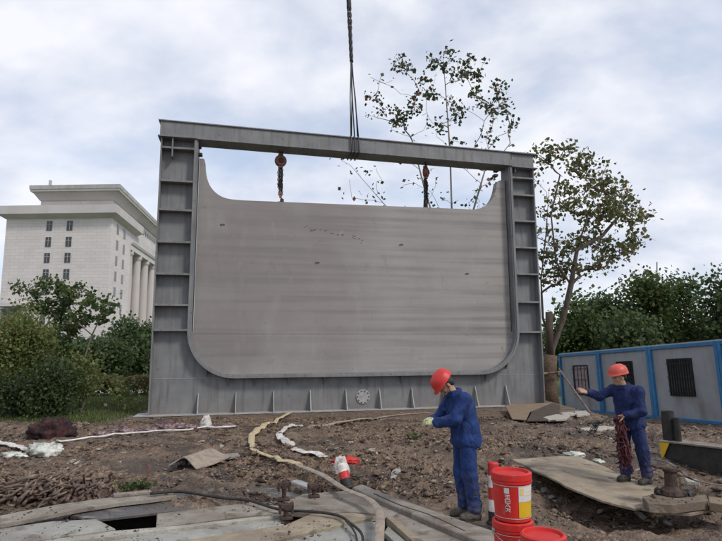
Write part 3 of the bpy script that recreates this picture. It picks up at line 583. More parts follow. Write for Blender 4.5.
# chain hoists
def hoist(px, ytop, ybody, rpx, ych, yb, label, turn):
    u, z0 = gp(px, ytop, .1); zb = gp(px, ybody, .1)[1]; zc = gp(px, ych, .1)[1]; z3 = gp(px, yb, .1)[1]
    r = rpx/F0*18.6
    t = thing('chain_hoist', label, 'chain hoist', world_g(u, .155, z0), GTH+turn, 'chain hoists under the crossbeam')
    B = z0; mb = MB()
    mb.tube([(.0, 0, .12), (0, 0, -.05)], .02, 8); mb.build('beam_shackle', M['dark'], t)
    ring = [(math.sin(a)*.09, 0, -.13+math.cos(a)*.10) for a in (2*math.pi*k/16 for k in range(17))]
    mb = MB(); mb.tube(ring, .022, 8); mb.build('hook', M['dark'], t, smooth=True)
    zz = zb-z0; mb = MB()
    mb.lathe([(.0, -.10), (r*.72, -.10), (r*.95, -.075), (r, -.03), (r, .03), (r*.95, .075), (r*.72, .10), (0, .10)], 28, (0, 0, zz), Matrix.Rotation(rad(90), 3, 'X'))
    mb.box((0, 0, zz+r*.95), (.16, .12, .14)); mb.box((0, 0, zz-r*.95), (.15, .12, .12)); bd = mb.build('hoist_body', M['rustred'], t, bevel=.008)
    mb = MB(); mb.lathe([(0, 0), (r*.45, 0), (r*.42, .03), (0, .03)], 18, (0, -.102, zz), Matrix.Rotation(rad(90), 3, 'X')); mb.build('cover', M['dark'], bd)
    mb = MB(); rnd = random.Random(int(px))
    def chain(x, y, za, zb_, w, lk=.055):
        k = 0; z = za
        while z > zb_:
            rg = [(math.sin(a)*lk*.33, 0, math.cos(a)*lk*.6) for a in (2*math.pi*i/8 for i in range(9))]
            R_ = Matrix.Rotation(rad(90*(k % 2)+rnd.uniform(-20, 20)), 3, 'Z')
            jx, jy = rnd.uniform(-w, w), rnd.uniform(-w, w)
            mb.tube([R_ @ Vector(p)+Vector((x+jx, y+jy, z)) for p in rg], .010, 5, cap=False); z -= lk*.9; k += 1
    zl = zc-z0; ze = z3-z0
    for q in range(13):
        x, y = rnd.uniform(-.09, .09), rnd.uniform(-.07, .07); chain(x, y, zz-r-rnd.uniform(.05, .25), zl+rnd.uniform(-.05, .25), .014)
    chain(0, 0, zz-r, ze+.2, .004); chain(.05, 0, zz-r, ze+.25, .006)
    mb.build('chain', M['dark'], t)
    mb = MB(); hk = [(0, 0, ze+.32), (0, 0, ze+.24), (.06, 0, ze+.18), (.07, 0, ze+.10), (.02, 0, ze+.04), (-.05, 0, ze+.07)]
    mb.tube(hk, [.03, .03, .028, .026, .022, .014], 8); mb.box((0, 0, ze+.34), (.12, .07, .12)); mb.build('hook', M['rustred'], t, smooth=False)
    return t
hoist(281, 146, 160.5, 6.2, 194, 203, 'rusty round chain hoist with bunched chain under the left half of the crossbeam', rad(8))
hoist(426, 159.5, 172, 5.6, 206, 211, 'narrower rusty chain hoist in front of the bare poplar, under the crossbeam', rad(62))
# crane sling
sl = thing('crane_sling', 'steel wire sling wrapped round the crossbeam and running up to an unseen crane', 'wire sling', world_g(gp(354, 135, 0)[0], 0, gp(354, 135, 0)[1]), GTH)
ub = gp(354, 135, 0)[0]; ztop = gp(354, 135, -.35)[1]; zbo = gp(354, 153, -.35)[1]
O = Vector((gp(354, 135, 0)[0], 0, gp(354, 135, 0)[1]))
def gl(px, py, yo=0): u, z = gp(px, py, yo); return Vector((u, yo, z))-O
apex = gl(351.5, 62); 
for k, (bx, off) in enumerate(((351, -.36), (354.5, -.36), (358.5, -.36), (351.5, .40), (357.5, .40))):
    e = gl(bx, 136+.085*(bx-351), off); mb = MB()
    pts = [apex+Vector((random.uniform(-.03, .03), .02*k-.04, 0)), apex.lerp(e, .5)+Vector((.02*(k-2), 0, 0)), e]
    mb.tube(pts, .022, 7); mb.build('sling_leg', M['wire'], sl, smooth=True)
for bx in (351, 354.5, 358.5):
    q = bx-351; a = gl(bx, 136+.085*q, -.365); b = gl(bx+.6, 152.5+.085*q, -.365)
    mb = MB(); c_ = b+Vector((0, .78, 0)); d_ = a+Vector((0, .78, 0)); mb.tube([d_, a+Vector((0, .02, .015)), a, b, b+Vector((0, .02, -.02)), c_, d_], .024, 7); mb.build('beam_loop', M['wire'], sl, smooth=True)
mb = MB(); top = gl(347, -60); mid = gl(348.8, 0)
for k in range(4):
    pts = []
    for i in range(60):
        q = i/59; base = apex.lerp(mid, min(q/.55, 1)) if q < .55 else mid.lerp(top, (q-.55)/.45)
        an = q*26+k*math.pi/2; w_ = .045 if q < .3 else .06; pts.append(base+Vector((math.cos(an)*w_, math.sin(an)*w_, 0)))
    mb.tube(pts, .03, 6)
mb.build('twisted_rope', M['wire'], sl, smooth=True)
mb = MB(); mb.lathe([(.05, -.15), (.09, -.1), (.09, .1), (.05, .15)], 12, tuple(gl(349, 6))); mb.lathe([(.04, -.1), (.08, -.06), (.08, .06), (.04, .1)], 12, tuple(gl(350, 22))); mb.build('clamp', M['dark'], sl)
mb = MB(); mb.box(top+Vector((0, 0, .3)), (.5, .35, .7)); mb.build('hook_block', M['rustred'], sl, bevel=.08)
# ------------------------------------------------------------------ office building
BD = 124.0; CX = A(112, 218, BD).x; g0 = -.4
bl = thing('office_building', 'pale stone office building with flared cornices and a colonnade, far off on the left', 'building', (CX, BD, g0))
va, vb = rad(-7.8), rad(-88.2)
ul = Vector((math.sin(vb), math.cos(vb), 0)); vr = Vector((math.sin(va), math.cos(va), 0))
def bz(py): return A(112, py, BD).z-g0
def bp(u, v, z): q = ul*u+vr*v; return Vector((q.x, q.y, z))
BW = (A(112, 260, BD).x-A(3.5, 260, BD).x)/abs(ul.x); BL = 74.0
def ring(u0, u1, v0, v1, z): return [bp(u0, v0, z), bp(u1, v0, z), bp(u1, v1, z), bp(u0, v1, z)]
def loft(mb, a, b): return mb.prism(a, b)
def uvbox(o, sc=1):
    me = o.data; uv = me.uv_layers.new(name='UVMap')
    for p in me.polygons:
        n = p.normal
        for li in p.loop_indices:
            c = me.vertices[me.loops[li].vertex_index].co
            h = c.dot(ul) if abs(n.dot(vr)) > .7 else c.dot(vr)
            uv.data[li].uv = (h*sc, c.z*sc)
zc0 = bz(218)
mb = MB(); loft(mb, ring(0, BW, 0, 16.5, 0), ring(0, BW, 0, 16.5, zc0)); loft(mb, ring(3.6, BW, 16.5, BL, 0), ring(3.6, BW, 16.5, BL, zc0)); loft(mb, ring(0, 3.6, 62, BL, 0), ring(0, 3.6, 62, BL, zc0)); o = mb.build('wall', M['stone'], bl); uvbox(o)
mb = MB(); loft(mb, ring(0.01, 3.6, 16.6, 61.9, zc0-4.3), ring(.01, 3.6, 16.6, 61.9, zc0-.02)); mb.build('entablature', M['stoneplain'], bl)
mb = MB(); loft(mb, ring(-.25, 3.6, 16.7, 61.8, zc0-2.9), ring(-.5, 3.6, 16.7, 61.8, zc0-2.3)); mb.build('moulding', M['stoneplain'], bl)
zc1, zc2 = bz(214.5), bz(206.5)
mb = MB(); loft(mb, ring(-.1, BW+.1, -.1, 21, zc0), ring(-1.5, BW+1.6, -1.9, 22.5, zc1)); loft(mb, ring(-1.5, BW+1.6, -1.9, 22.5, zc1), ring(-1.6, BW+1.7, -2.0, 22.6, zc2)); mb.build('lower_cornice', M['stoneplain'], bl)
ud = BW-7.6
zd0, zd1, zd2 = bz(206.5)-.05, bz(199.6), bz(192.8); zd3 = bz(187.0)
mb = MB(); loft(mb, ring(.2, ud, .3, BL-1, zd0-5.5), ring(.2, ud, .3, BL-1, zd1)); o = mb.build('attic', M['stone'], bl); uvbox(o)
mb = MB(); loft(mb, ring(-.1, ud+.2, 0, BL, zd1), ring(-1.5, ud+1.3, -1.6, BL+2, zd2)); loft(mb, ring(-1.9, ud+1.6, -2.0, BL+2, zd2-.01), ring(-2.0, ud+1.7, -2.1, BL+2, zd3-.9)); mb.build('upper_cornice', M['stoneplain'], bl)
mb = MB(); loft(mb, ring(-2.1, ud+1.8, -2.2, BL+1.8, zd3-.9), ring(-2.15, ud+1.85, -2.25, BL+1.8, zd3)); loft(mb, ring(-.8, ud-2, -.6, BL, zd3), ring(-.8, ud-2, -.6, BL, zd3+.5)); mb.build('parapet', M['stonegrey'], bl)
p = bp(ud-1.8, .5, zd3); mb = MB(); mb.box(p+Vector((0, 0, 1.0)), (.5, .5, 1.9)); mb.build('roof_vent', M['stonegrey'], bl)
def bwin(kind, a, b, z0, z1):   # a..b along the face
    if kind == 'L':
        fr_ = MB(); fr_.prism(ring(a, b, -.10, .02, z0), ring(a, b, -.10, .02, z1)); w_ = fr_.build('window', M['stonegrey'], bl)
        g_ = MB(); g_.prism(ring(a+.03, b-.03, -.13, -.105, z0+.03), ring(a+.03, b-.03, -.13, -.105, z1-.03)); g_.build('pane', M['glass'], w_)
        g_ = MB(); c_ = (a+b)/2; g_.prism(ring(c_-.05, c_+.05, -.16, -.132, z0+.12), ring(c_-.05, c_+.05, -.16, -.132, z1-.12)); zq = z0+.62*(z1-z0); g_.prism(ring(a+.12, b-.12, -.175, -.162, zq), ring(a+.12, b-.12, -.175, -.162, zq+.08)); g_.build('mullion', M['stonegrey'], w_)
    else:
        fr_ = MB(); fr_.prism(ring(-.10, .02, a, b, z0), ring(-.10, .02, a, b, z1)); w_ = fr_.build('window', M['stonegrey'], bl)
        g_ = MB(); g_.prism(ring(-.13, -.105, a+.15, b-.15, z0+.12), ring(-.13, -.105, a+.15, b-.15, z1-.12)); g_.build('pane', M['glass'], w_)
for r in range(9):
    z1 = bz(220.2+16.1*r); z0 = bz(230+16.1*r)
    if z0 < 1: break
    for xa, xb in ((46, 51.8), (66.6, 72.6)):
        a = (A(112, 225, BD).x-A(xb, 225, BD).x)/abs(ul.x); b = (A(112, 225, BD).x-A(xa, 225, BD).x)/abs(ul.x); bwin('L', a, b, z0, z1)
    for v0 in (4.0, 9.5): bwin('R', v0, v0+1.6, z0, z1)
for k in range(20): v0 = 18+k*2.6; bwin('R2', v0, v0+1.2, zd0+.4-5.0+4.2, zd0+1.3-5.0+4.4)
for k in range(6):
    v = 19+8.5*k; p = bp(1.2, v, 0); mb = MB(); hh = zc0-4.3
    mb.lathe([(1.35, 0), (1.35, 1.2), (1.15, 1.4), (1.10, hh*.5), (1.0, hh-1.6), (1.0, hh-1.5), (1.3, hh-.9), (1.3, hh)], 24, tuple(p)); mb.build('column', M['stone'], bl, smooth=False)
a = (A(112, 316, BD).x-A(24, 316, BD).x)/abs(ul.x); b = (A(112, 316, BD).x-A(5, 316, BD).x)/abs(ul.x)
mb = MB(); mb.prism(ring(a, b-.01, -.12, -.02, 2), ring(a, b-.01, -.12, -.02, bz(308))); e = mb.build('entrance', M['glass'], bl)
mb = MB(); mb.prism(ring(a-1.6, b-.02, -3.2, -.13, bz(306.5)), ring(a-1.6, b-.02, -3.2, -.13, bz(303))); mb.build('canopy', M['stoneplain'], bl)
# ------------------------------------------------------------------ site cabins
cab_dir = Vector((-.165, .985, -.052)).normalized(); c0 = Vector((11.6, 18.0, -.46)); MODW = 3.36; HC = 2.68; DC = 5.6
rzc = math.atan2(cab_dir.y, cab_dir.x)
def cabin(k, label, wtype):
    o = c0+cab_dir*(MODW*k)
    t = thing('site_cabin', label, 'site cabin', o, 0, 'site cabins in a row behind the workers')
    t.rotation_euler = Matrix((cab_dir, Vector((0, 0, 1)).cross(cab_dir).normalized(), cab_dir.cross(Vector((0, 0, 1)).cross(cab_dir).normalized()))).transposed().to_euler()
    # local: x along the row, y towards the camera side (-X world), z up
    mb = MB(); mb.lohi((.12, -DC+.06, .10), (MODW-.12, -.03, HC-.12)); wl = mb.build('wall', M['cabin'], t)
    for x in (.075, MODW-.075):
        for y in (-.02, -DC+.02):
            mb = MB(); mb.lohi((x-.066, y-.09, 0), (x+.066, y+.09, HC)); mb.build('corner_post', M['blue_cabin'], t, bevel=.012)
    for z0, z1 in ((.0, .11), (HC-.13, HC-.01)):
        for ya, yb in ((-.10, .045), (-DC-.045, -DC+.055)): mb = MB(); mb.lohi((.148, ya, z0), (MODW-.148, yb, z1)); mb.build('rail', M['blue_cabin'], t, bevel=.008)
    mb = MB(); mb.lohi((.01, -DC+.02, HC-.004), (MODW-.01, .0, HC+.04)); mb.build('roof', M['roof'], t)
    if wtype:
        xa, xb, za, zb_ = wtype
        mb = MB()
        for q in ((xa-.05, za-.05, xb+.05, za), (xa-.05, zb_, xb+.05, zb_+.05), (xa-.05, za, xa, zb_), (xb, za, xb+.05, zb_)): mb.lohi((q[0], -.028, q[1]), (q[2], .01, q[3]))
        w_ = mb.build('window', M['blackbar'], t)
        mb = MB(); mb.lohi((xa, -.028, za), (xb, -.018, zb_)); mb.build('pane', M['curtain'] if k == 2 else M['glass'], w_)
        mb = MB(); nb = 9 if k != 2 else 4
        for i in range(nb): x = xa+(xb-xa)*(i+.5)/nb; mb.lohi((x-.013, .03, za-.06), (x+.013, .055, zb_+.06))
        for z in (za+.12, (za+zb_)/2, zb_-.12): mb.lohi((xa-.04, .056, z-.014), (xb+.04, .068, z+.014))
        mb.build('window_bars', M['blackbar'], w_)
    return t
cabin(-1, 'nearest grey site cabin, cut off by the right edge of the photo', (1.25, 2.35, 1.05, 2.15))
cabin(0, 'grey site cabin with the whole barred window showing, right of the worker in indigo', (1.30, 2.42, .92, 2.12))
cabin(1, 'middle grey site cabin whose barred window is partly behind the red helmet', (1.15, 2.10, .95, 2.12))
cabin(2, 'farthest grey site cabin with a curtained narrow window, next to the wrapped tree trunk', (1.0, 2.15, .80, 2.05))
# ------------------------------------------------------------------ trees
def leafcloud(P, size, droop=.4):
    n = len(P); a = rng.uniform(0, 2*np.pi, n); el = rng.normal(-droop, .5, n)
    d = np.stack([np.cos(a)*np.cos(el), np.sin(a)*np.cos(el), np.sin(el)], -1)
    r = rng.normal(size=(n, 3)); e = np.cross(d, r); e /= np.linalg.norm(e, axis=1)[:, None]+1e-9
    s = (size*rng.uniform(.55, 1.35, n))[:, None]; w_ = s*rng.uniform(.32, .55, n)[:, None]
    return np.stack([P-d*s*.5, P+e*w_, P+d*s*.5, P-e*w_], 1).reshape(-1, 3), np.arange(4*n).reshape(n, 4)
class Tree:
    def __init__(s, trunk, r0=None):
        s.p = [Vector(trunk[0])]; s.par = [-1]
        for q in trunk[1:]:
            a = s.p[-1]; q = Vector(q); k = max(1, int((q-a).length/.5)); last = len(s.p)-1
            for i in range(1, k+1): s.p.append(a.lerp(q, i/k)); s.par.append(last if i == 1 else len(s.p)-2)
    def limb(s, start, pts):
        i0 = min(range(len(s.p)), key=lambda i: (s.p[i]-Vector(start)).length); last = i0
        for q in pts:
            a = s.p[last]; q = Vector(q); k = max(1, int((q-a).length/.5))
            for i in range(1, k+1): s.p.append(a.lerp(q, i/k)); s.par.append(last); last = len(s.p)-1
    def reach(s, T, up=.9, step=.45, wob=.06, lift=.25):
        T = [Vector(t) for t in T]; T.sort(key=lambda t: (t-s.p[0]).length)
        arr = [tuple(p) for p in s.p]
        for t in T:
            P_ = np.array(s.p); d = np.linalg.norm(P_-np.array(t), axis=1)+up*np.maximum(0, P_[:, 2]-t.z+.35*np.linalg.norm(P_[:, :2]-np.array(t)[:2], axis=1))
            i = int(np.argmin(d)); a = s.p[i].copy(); ln = (t-a).length
            if ln < .05: continue
            k = max(2, int(ln/step)); last = i
            for j in range(1, k+1):
                q = j/k; b = a.lerp(t, q)+Vector((random.gauss(0, wob), random.gauss(0, wob), random.gauss(0, wob)+lift*ln*.3*math.sin(q*math.pi)))*(1 if j < k else 0)
                s.p.append(b); s.par.append(last); last = len(s.p)-1
    def mesh(s, name, m, parent, rbase, rtip=.012, e=2.3, n=5, rmin=0, tr=None):
        k = len(s.p); cnt = [0.0]*k; kids = [[] for _ in range(k)]
        for i in range(1, k): kids[s.par[i]].append(i)
        acc = [0]*k
        for i in range(k-1, -1, -1):
            if not kids[i]: acc[i] = 1
            if s.par[i] >= 0: acc[s.par[i]] += acc[i]
        r = [rtip*(a**(1/e)) for a in acc]; sc = rbase/max(r[0], 1e-6) if rbase > r[0] else 1
        f = [1+(sc-1)*min(1, (ri/r[0])**1.2) for ri in r]; r = [a*b for a, b in zip(r, f)]
        mb = MB(); done = set()
        for i in range(k):
            for c in kids[i]:
                if c in done: continue
                ch = [i, c]; done.add(c); cur = c
                while kids[cur]:
                    nx_ = max(kids[cur], key=lambda q: acc[q])
                    if acc[nx_] < acc[cur]*.55: break
                    ch.append(nx_); done.add(nx_); cur = nx_
                rs = [min(r[i], r[c]*1.15)]+[r[q] for q in ch[1:]]
                mb.tube([s.p[q] for q in ch], rs, max(n, 9) if r[c] > .08 else n, cap=True)
        return mb.build(name, m, parent, smooth=True)
def local(root, pts): o = root.location; return [Vector(p)-o for p in pts]
def treeobj(name, label, cat, trunk, targets, leaves, lsize, lmat, bark, rbase, group=None, rtip=.012, droop=.4, up=.9, lift=.25, step=.45, limbs=(), wob=.06):
    root = thing(name, label, cat, Vector(trunk[0]), 0, group)
    t = Tree(local(root, trunk))
    for st, pts in limbs: t.limb(Vector(st)-root.location, local(root, pts))
    t.reach(local(root, targets), up, step, wob, lift); t.mesh('trunk', bark, root, rbase, rtip)
    V, Fl = leafcloud(np.asarray(leaves)-np.array(root.location), lsize, droop); np_mesh('crown', V, Fl, lmat, root)
    return root
def blobs(cl, n, k):     # cl: (centre, radius vec, weight); returns targets and leaves
    w_ = np.array([c[2]*c[1][0]*c[1][1]*c[1][2] for c in cl])**(.8); w_ /= w_.sum(); T = []; Lv = []
    for (c, r, wt), q in zip(cl, w_):
        m = max(2, int(k*q)); d = rng.normal(size=(m, 3)); d /= np.linalg.norm(d, axis=1)[:, None]; T.append(np.array(c)+d*np.array(r)*(rng.random((m, 1))**.45)*.92)
    T = np.concatenate(T); cnt = max(1, n//len(T))
    sub = T[rng.integers(0, len(T), n)]
    return T, sub
def dense(name, label, px, pbase, ptop, D, wpx, nleaf, ls, lm, trunkr=.15, group=None, cat='tree', seed=0, low=.25, nt=140, clump=.28, lumps=9, zbase=None, sparse=0, rtip=.012):
    B = A(px, pbase, D); B.z = ghf(B.x, B.y) if zbase is None else zbase
    zt = A(px, ptop, D).z; wr = wpx/F0*D/2; H = zt-B.z
    r_ = np.random.default_rng(100+seed); cl = []
    for i in range(lumps):
        a = r_.uniform(0, 6.28); q = r_.uniform(.15, .75)*wr; hz = B.z+H*(low+(1-low)*r_.uniform(.15, .8)); f = math.sin(math.pi*min(1, max(.12, (hz-B.z-H*low)/(H*(1-low)))*.85+.12))
        cl.append(((B.x+math.cos(a)*q*f*1.1, B.y+math.sin(a)*q*f, hz), (wr*.48, wr*.48, H*(1-low)*.24), 1))
    cl.append(((B.x, B.y, B.z+H*(low+(1-low)*.5)), (wr*.8, wr*.8, H*(1-low)*.42), 1)); cl.append(((B.x, B.y, zt-H*.18), (wr*.4, wr*.4, H*.17), 1))
    T, sub = blobs(cl, nleaf, nt); leaves = sub+rng.normal(0, clump, (len(sub), 3))*np.array([1, 1, .8]); leaves = leaves[leaves[:, 2] > B.z+.05]
    return treeobj(name, label, cat, [B, Vector((B.x+.1, B.y, B.z+H*low)), Vector((B.x, B.y, B.z+H*.55))], T[rng.permutation(len(T))[:90]], leaves, ls, lm, M['bark'], trunkr, group, rtip=rtip)
# bare poplar behind the frame
D = 26.0; base = A(462, 404, D); base.z = -.1
tr = [base, A(457, 300, D), A(452, 215, D), A(450, 150, D), A(446, 95, D), A(443, 56, D)]
def mz(x, y): return (x/2.063+330, y/2.063+40)
cls = [(143, 42), (150, 58), (190, 85), (213, 50), (222, 45), (243, 22), (250, 38), (287, 40), (308, 70), (345, 105), (352, 95), (325, 135), (340, 140), (325, 195), (330, 208), (272, 150), (250, 130), (262, 160), (200, 118), (175, 122), (150, 165), (140, 170), (110, 145), (95, 115), (98, 125), (230, 175), (375, 170), (360, 140), (280, 75), (258, 70), (212, 110), (305, 75), (165, 60), (135, 160), (160, 150), (235, 60), (370, 190), (212, 172), (345, 150), (318, 130), (272, 58), (165, 148), (300, 108)]
tw = [(20, 245), (40, 290), (70, 330), (60, 275), (105, 335), (95, 300), (150, 345), (210, 320), (225, 345), (300, 320), (285, 345), (320, 300), (190, 290), (265, 330), (45, 325), (230, 330), (340, 290), (310, 345), (150, 300), (250, 215), (130, 240)]
T = []; Lv = []
for x, y in cls:
    px, py = mz(x, y); c = A(px, py, D+random.uniform(-1.6, 1.6)); T.append(c)
    n = random.randint(15, 28) if py < 135 else random.randint(9, 18); Lv.append(np.array(c)+rng.normal(0, .19, (n, 3))*np.array([1.1, 1, .8]))
    if py < 150:
        for q in range(1): c2 = c+Vector((random.gauss(0, .45), random.gauss(0, .4), random.gauss(0, .4))); T.append(c2); Lv.append(np.array(c2)+rng.normal(0, .13, (random.randint(5, 12), 3)))
for x, y in tw:
    px, py = mz(x, y); c = A(px, py, D+random.uniform(-1.6, 1.6)); T.append(c); n = random.randint(3, 9); Lv.append(np.array(c)+rng.normal(0, .22, (n, 3)))
for q in range(60):
    px, py = mz(random.uniform(80, 380), random.uniform(60, 340)); c = A(px, py, D+random.uniform(-1.5, 1.5)); T.append(c); Lv.append(np.array(c)+rng.normal(0, .14, (random.randint(1, 4), 3)))
lim = [(A(456, 285, D), [A(440, 240, D), A(425, 190, D+.5), A(412, 140, D+.8)]), (A(456, 260, D), [A(472, 215, D-.4), A(488, 160, D-.8)]), (A(457, 300, D), [A(420, 235, D-.5), A(385, 205, D-.8), A(350, 165, D-1)])]
treeobj('poplar_tree', 'thin half-bare poplar with scattered dark leaf clusters rising behind the crossbeam', 'tree', tr, T, np.concatenate(Lv), .19, M['lf_pop'], M['barkgrey'], .10, rtip=.0085, limbs=lim, up=.9, lift=.1)
# pruned street tree right of the frame
D = 22.0; base = A(551, 404, D); base.z = ghf(base.x, base.y)-.1
root = thing('street_tree', 'pruned street tree with a thick wrapped trunk and olive-brown leaves beside the right column', 'tree', base)
tk = [base, A(550, 375, D), A(552, 350, D)]
t = Tree(local(root, [tk[0], tk[1], tk[2], A(563, 320, D), A(571, 285, D-.3), A(577, 250, D-.5), A(588, 215, D-.8)]))
for st, pts in ((A(552, 350, D), [A(543, 318, D+.3), A(541, 280, D+.6), A(546, 235, D+.8), A(549, 190, D+.9)]), (A(571, 285, D-.3), [A(556, 262, D-.6), A(551, 215, D-.9), A(560, 175, D-1)]), (A(577, 250, D-.5), [A(602, 236, D), A(620, 215, D+.3)])): t.limb(Vector(st)-base, local(root, pts))
cl = []
for px, py, rp, wt in ((548, 160, 13, .6), (560, 150, 16, .9), (580, 165, 20, 1), (600, 185, 22, 1), (622, 205, 20, 1), (605, 215, 22, 1.2), (580, 205, 22, .8), (560, 190, 18, .7), (548, 210, 14, .7), (590, 240, 22, 1.0), (612, 250, 18, 1.0), (565, 245, 16, .8), (545, 255, 15, 1.2), (552, 275, 18, 1.0), (575, 268, 16, .9), (633, 225, 12, .8), (640, 215, 8, .7), (541, 235, 12, 1), (538, 180, 10, .6), (600, 160, 10, .4), (625, 180, 8, .4), (596, 262, 14, 1), (645, 222, 8, .7), (638, 238, 12, .9), (628, 248, 12, .8), (630, 195, 12, .7), (648, 212, 5, .4), (535, 148, 7, .5), (570, 148, 8, .5), (536, 265, 10, .8)):
    c = A(px, py, D+random.uniform(-1.8, 1.8)); r = rp/F0*D; cl.append((tuple(c), (r, r, r*.75), wt))
T, sub = blobs(cl, 3500, 420); t.reach([Vector(p)-base for p in T], .7, .4, .05, .2)
t.mesh('trunk', M['bark'], root, .12, .010)
Lv = sub+rng.normal(0, .17, (len(sub), 3)); V, Fl = leafcloud(Lv-np.array(base), .165, .5); np_mesh('crown', V, Fl, M['lf_brown'], root)
mb = MB(); b0 = [p-base for p in (base, A(549.5, 390, D), A(549.5, 370, D), A(551, 355, D))]; mb.tube(b0, [.33, .28, .265, .24], 14); o = mb.build('wrapped_bole', M['barkwrap'], root, smooth=True)
mb = MB(); mb.tube([A(550, 360, D)-base, A(549.5, 335, D)-base, A(549, 312, D)-base], [.16, .15, .14], 12); mb.build('sawn_stub', M['plydark'], root, smooth=True)
# stakes
o = MB().tube([A(541, 374, D-.45), A(562, 372, D-.45)], .045, 8).build('tree_brace', M['stick']); tag(o, 'short horizontal wooden brace tied across the wrapped trunk', 'brace')
q0 = A(559, 369, D-.5); q1 = onground(590, 413); o = MB().tube([q0, q0.lerp(q1, .5), q1], .035, 8).build('prop_pole', M['stick']); tag(o, 'long slanting prop pole leaning on the wrapped tree trunk', 'pole')
# trees beyond the cabins
for i, (px, top, wpx, D, nl, lm, lab) in enumerate(((575, 300, 60, 40, 5200, 'lf_mid', 'dark green tree beyond the cabins, lowest of the row and nearest the street tree'),
        (605, 292, 62, 43, 5200, 'lf_dark', 'dark green tree beyond the cabins, behind the helmeted worker in indigo'),
        (650, 272, 72, 41, 6800, 'lf_mid', 'brighter green rounded tree beyond the middle cabin'),
        (690, 264, 70, 43, 6800, 'lf_mid', 'tallest mid green tree beyond the cabin with the whole barred window'),
        (735, 268, 80, 38, 6500, 'lf_dark', 'dark green tree cut off by the right edge of the photo'),
        (632, 305, 60, 36, 4200, 'lf_dark', 'low dark bushy tree showing just above the cabin roofs'),
        (790, 265, 80, 40, 3000, 'lf_dark', 'dark green tree beyond the cabins, out past the right edge'))):
    dense('broadleaf_tree', lab, px, 372, top, D, wpx, int(nl*1.25), .26, M[lm], .22, 'trees beyond the site cabins', seed=i, low=.12, clump=.50, zbase=-1.2, nt=170)
# trees and shrubs on the left
for i, (px, top, wpx, D, nl, lm, lab, low, ls, cat) in enumerate((
        (128, 318, 52, 34, 5200, 'lf_dark', 'dense dark green tree below the colonnade, against the left column', .10, .24, 'tree'),
        (103, 338, 50, 31, 4200, 'lf_dark', 'low rounded dark tree left of the densest one, behind the lawn', .12, .22, 'tree'),
        (150, 322, 50, 36, 3800, 'lf_dark', 'dark green tree half hidden by the left column of the frame', .10, .24, 'tree'))):
    dense('round_tree', lab, px, 388, top, D, wpx, int(nl*1.3), ls*.8, M[lm], .16, 'round trees behind the lawn', seed=20+i, low=low, clump=.30, nt=150)
for i, (px, pb, top, wpx, D, nl, lm, lab, ls, low) in enumerate((
        (14, 417, 300, 62, 18.0, 12000, 'lf_yel', 'tall yellow-green shrub at the left edge in front of the stone building', .095, .05),
        (48, 417, 352, 44, 17.2, 6500, 'lf_deep', 'very dark dense bush standing behind the maroon bundle', .08, .0),
        (8, 418, 374, 50, 17.0, 4500, 'lf_deep', 'dark bush at the left edge below the yellow-green shrub', .08, .0),
        (78, 417, 352, 34, 18.6, 2600, 'lf_yel', 'loose green bush to the right of the very dark bush', .085, .05))):
    dense('garden_shrub', lab, px, pb, top, D, wpx, nl, ls, M[lm], .05, 'shrubs at the edge of the lawn', cat='shrub', seed=40+i, low=low, clump=.26, nt=150, lumps=9, rtip=.006)
# umbrella-crowned young tree with a leaning stem
def sapling(name, label, trunk, cl, n, ls, lm, rb, k=60, clump=.12):
    c2 = [(tuple(A(px, py, D_)), (rx/F0*D_, rx/F0*D_, rz/F0*D_), 1) for px, py, rx, rz, D_ in cl]
    T, sub = blobs(c2, n, k); return treeobj(name, label, 'tree', trunk, T, sub+rng.normal(0, clump, (len(sub), 3)), ls, M[lm], M['barkgrey'], rb, 'young trees on the lawn', rtip=.007, up=.8, lift=.1)
D = 20; b = onground(66, 417); b = A(66, 412, D); b.z = ghf(b.x, b.y)
sapling('young_tree', 'young tree with a spreading green umbrella crown in front of the building windows', [b, A(60, 370, D), A(50, 330, D), A(48, 310, D)], [(62, 286, 22, 7, D), (45, 292, 18, 7, D+.4), (78, 296, 14, 7, D-.3), (60, 305, 24, 9, D), (38, 310, 20, 10, D), (66, 325, 22, 12, D+.3), (52, 340, 24, 14, D-.2), (20, 288, 12, 4, D+.3)], 3300, .12, 'lf_mid', .06)
D = 19; b = A(80, 414, D); b.z = ghf(b.x, b.y)
sapling('young_tree', 'slender young tree with a bare stem leaning right and two flat leaf tufts', [b, A(78, 385, D), A(84, 360, D), A(92, 335, D), A(100, 318, D)], [(90, 302, 12, 4, D), (110, 306, 13, 5, D-.2), (84, 316, 12, 4, D), (100, 318, 12, 3, D+.2), (70, 350, 12, 10, D)], 520, .16, 'lf_mid', .035, 26)
for px, top, lab in ((118, 372, 'thin yellowing sapling on the lawn left of the steel frame'), (131, 385, 'shorter yellowing sapling on the lawn, nearer the steel frame')):
    D = 18.5; b = A(px, 416, D); b.z = ghf(b.x, b.y); sapling('sapling', lab, [b, A(px+1, (top+416)/2, D), A(px-1, top+4, D)], [(px, top+8, 6, 8, D), (px+2, top+22, 7, 8, D)], 170, .11, 'lf_yel', .012, 16)
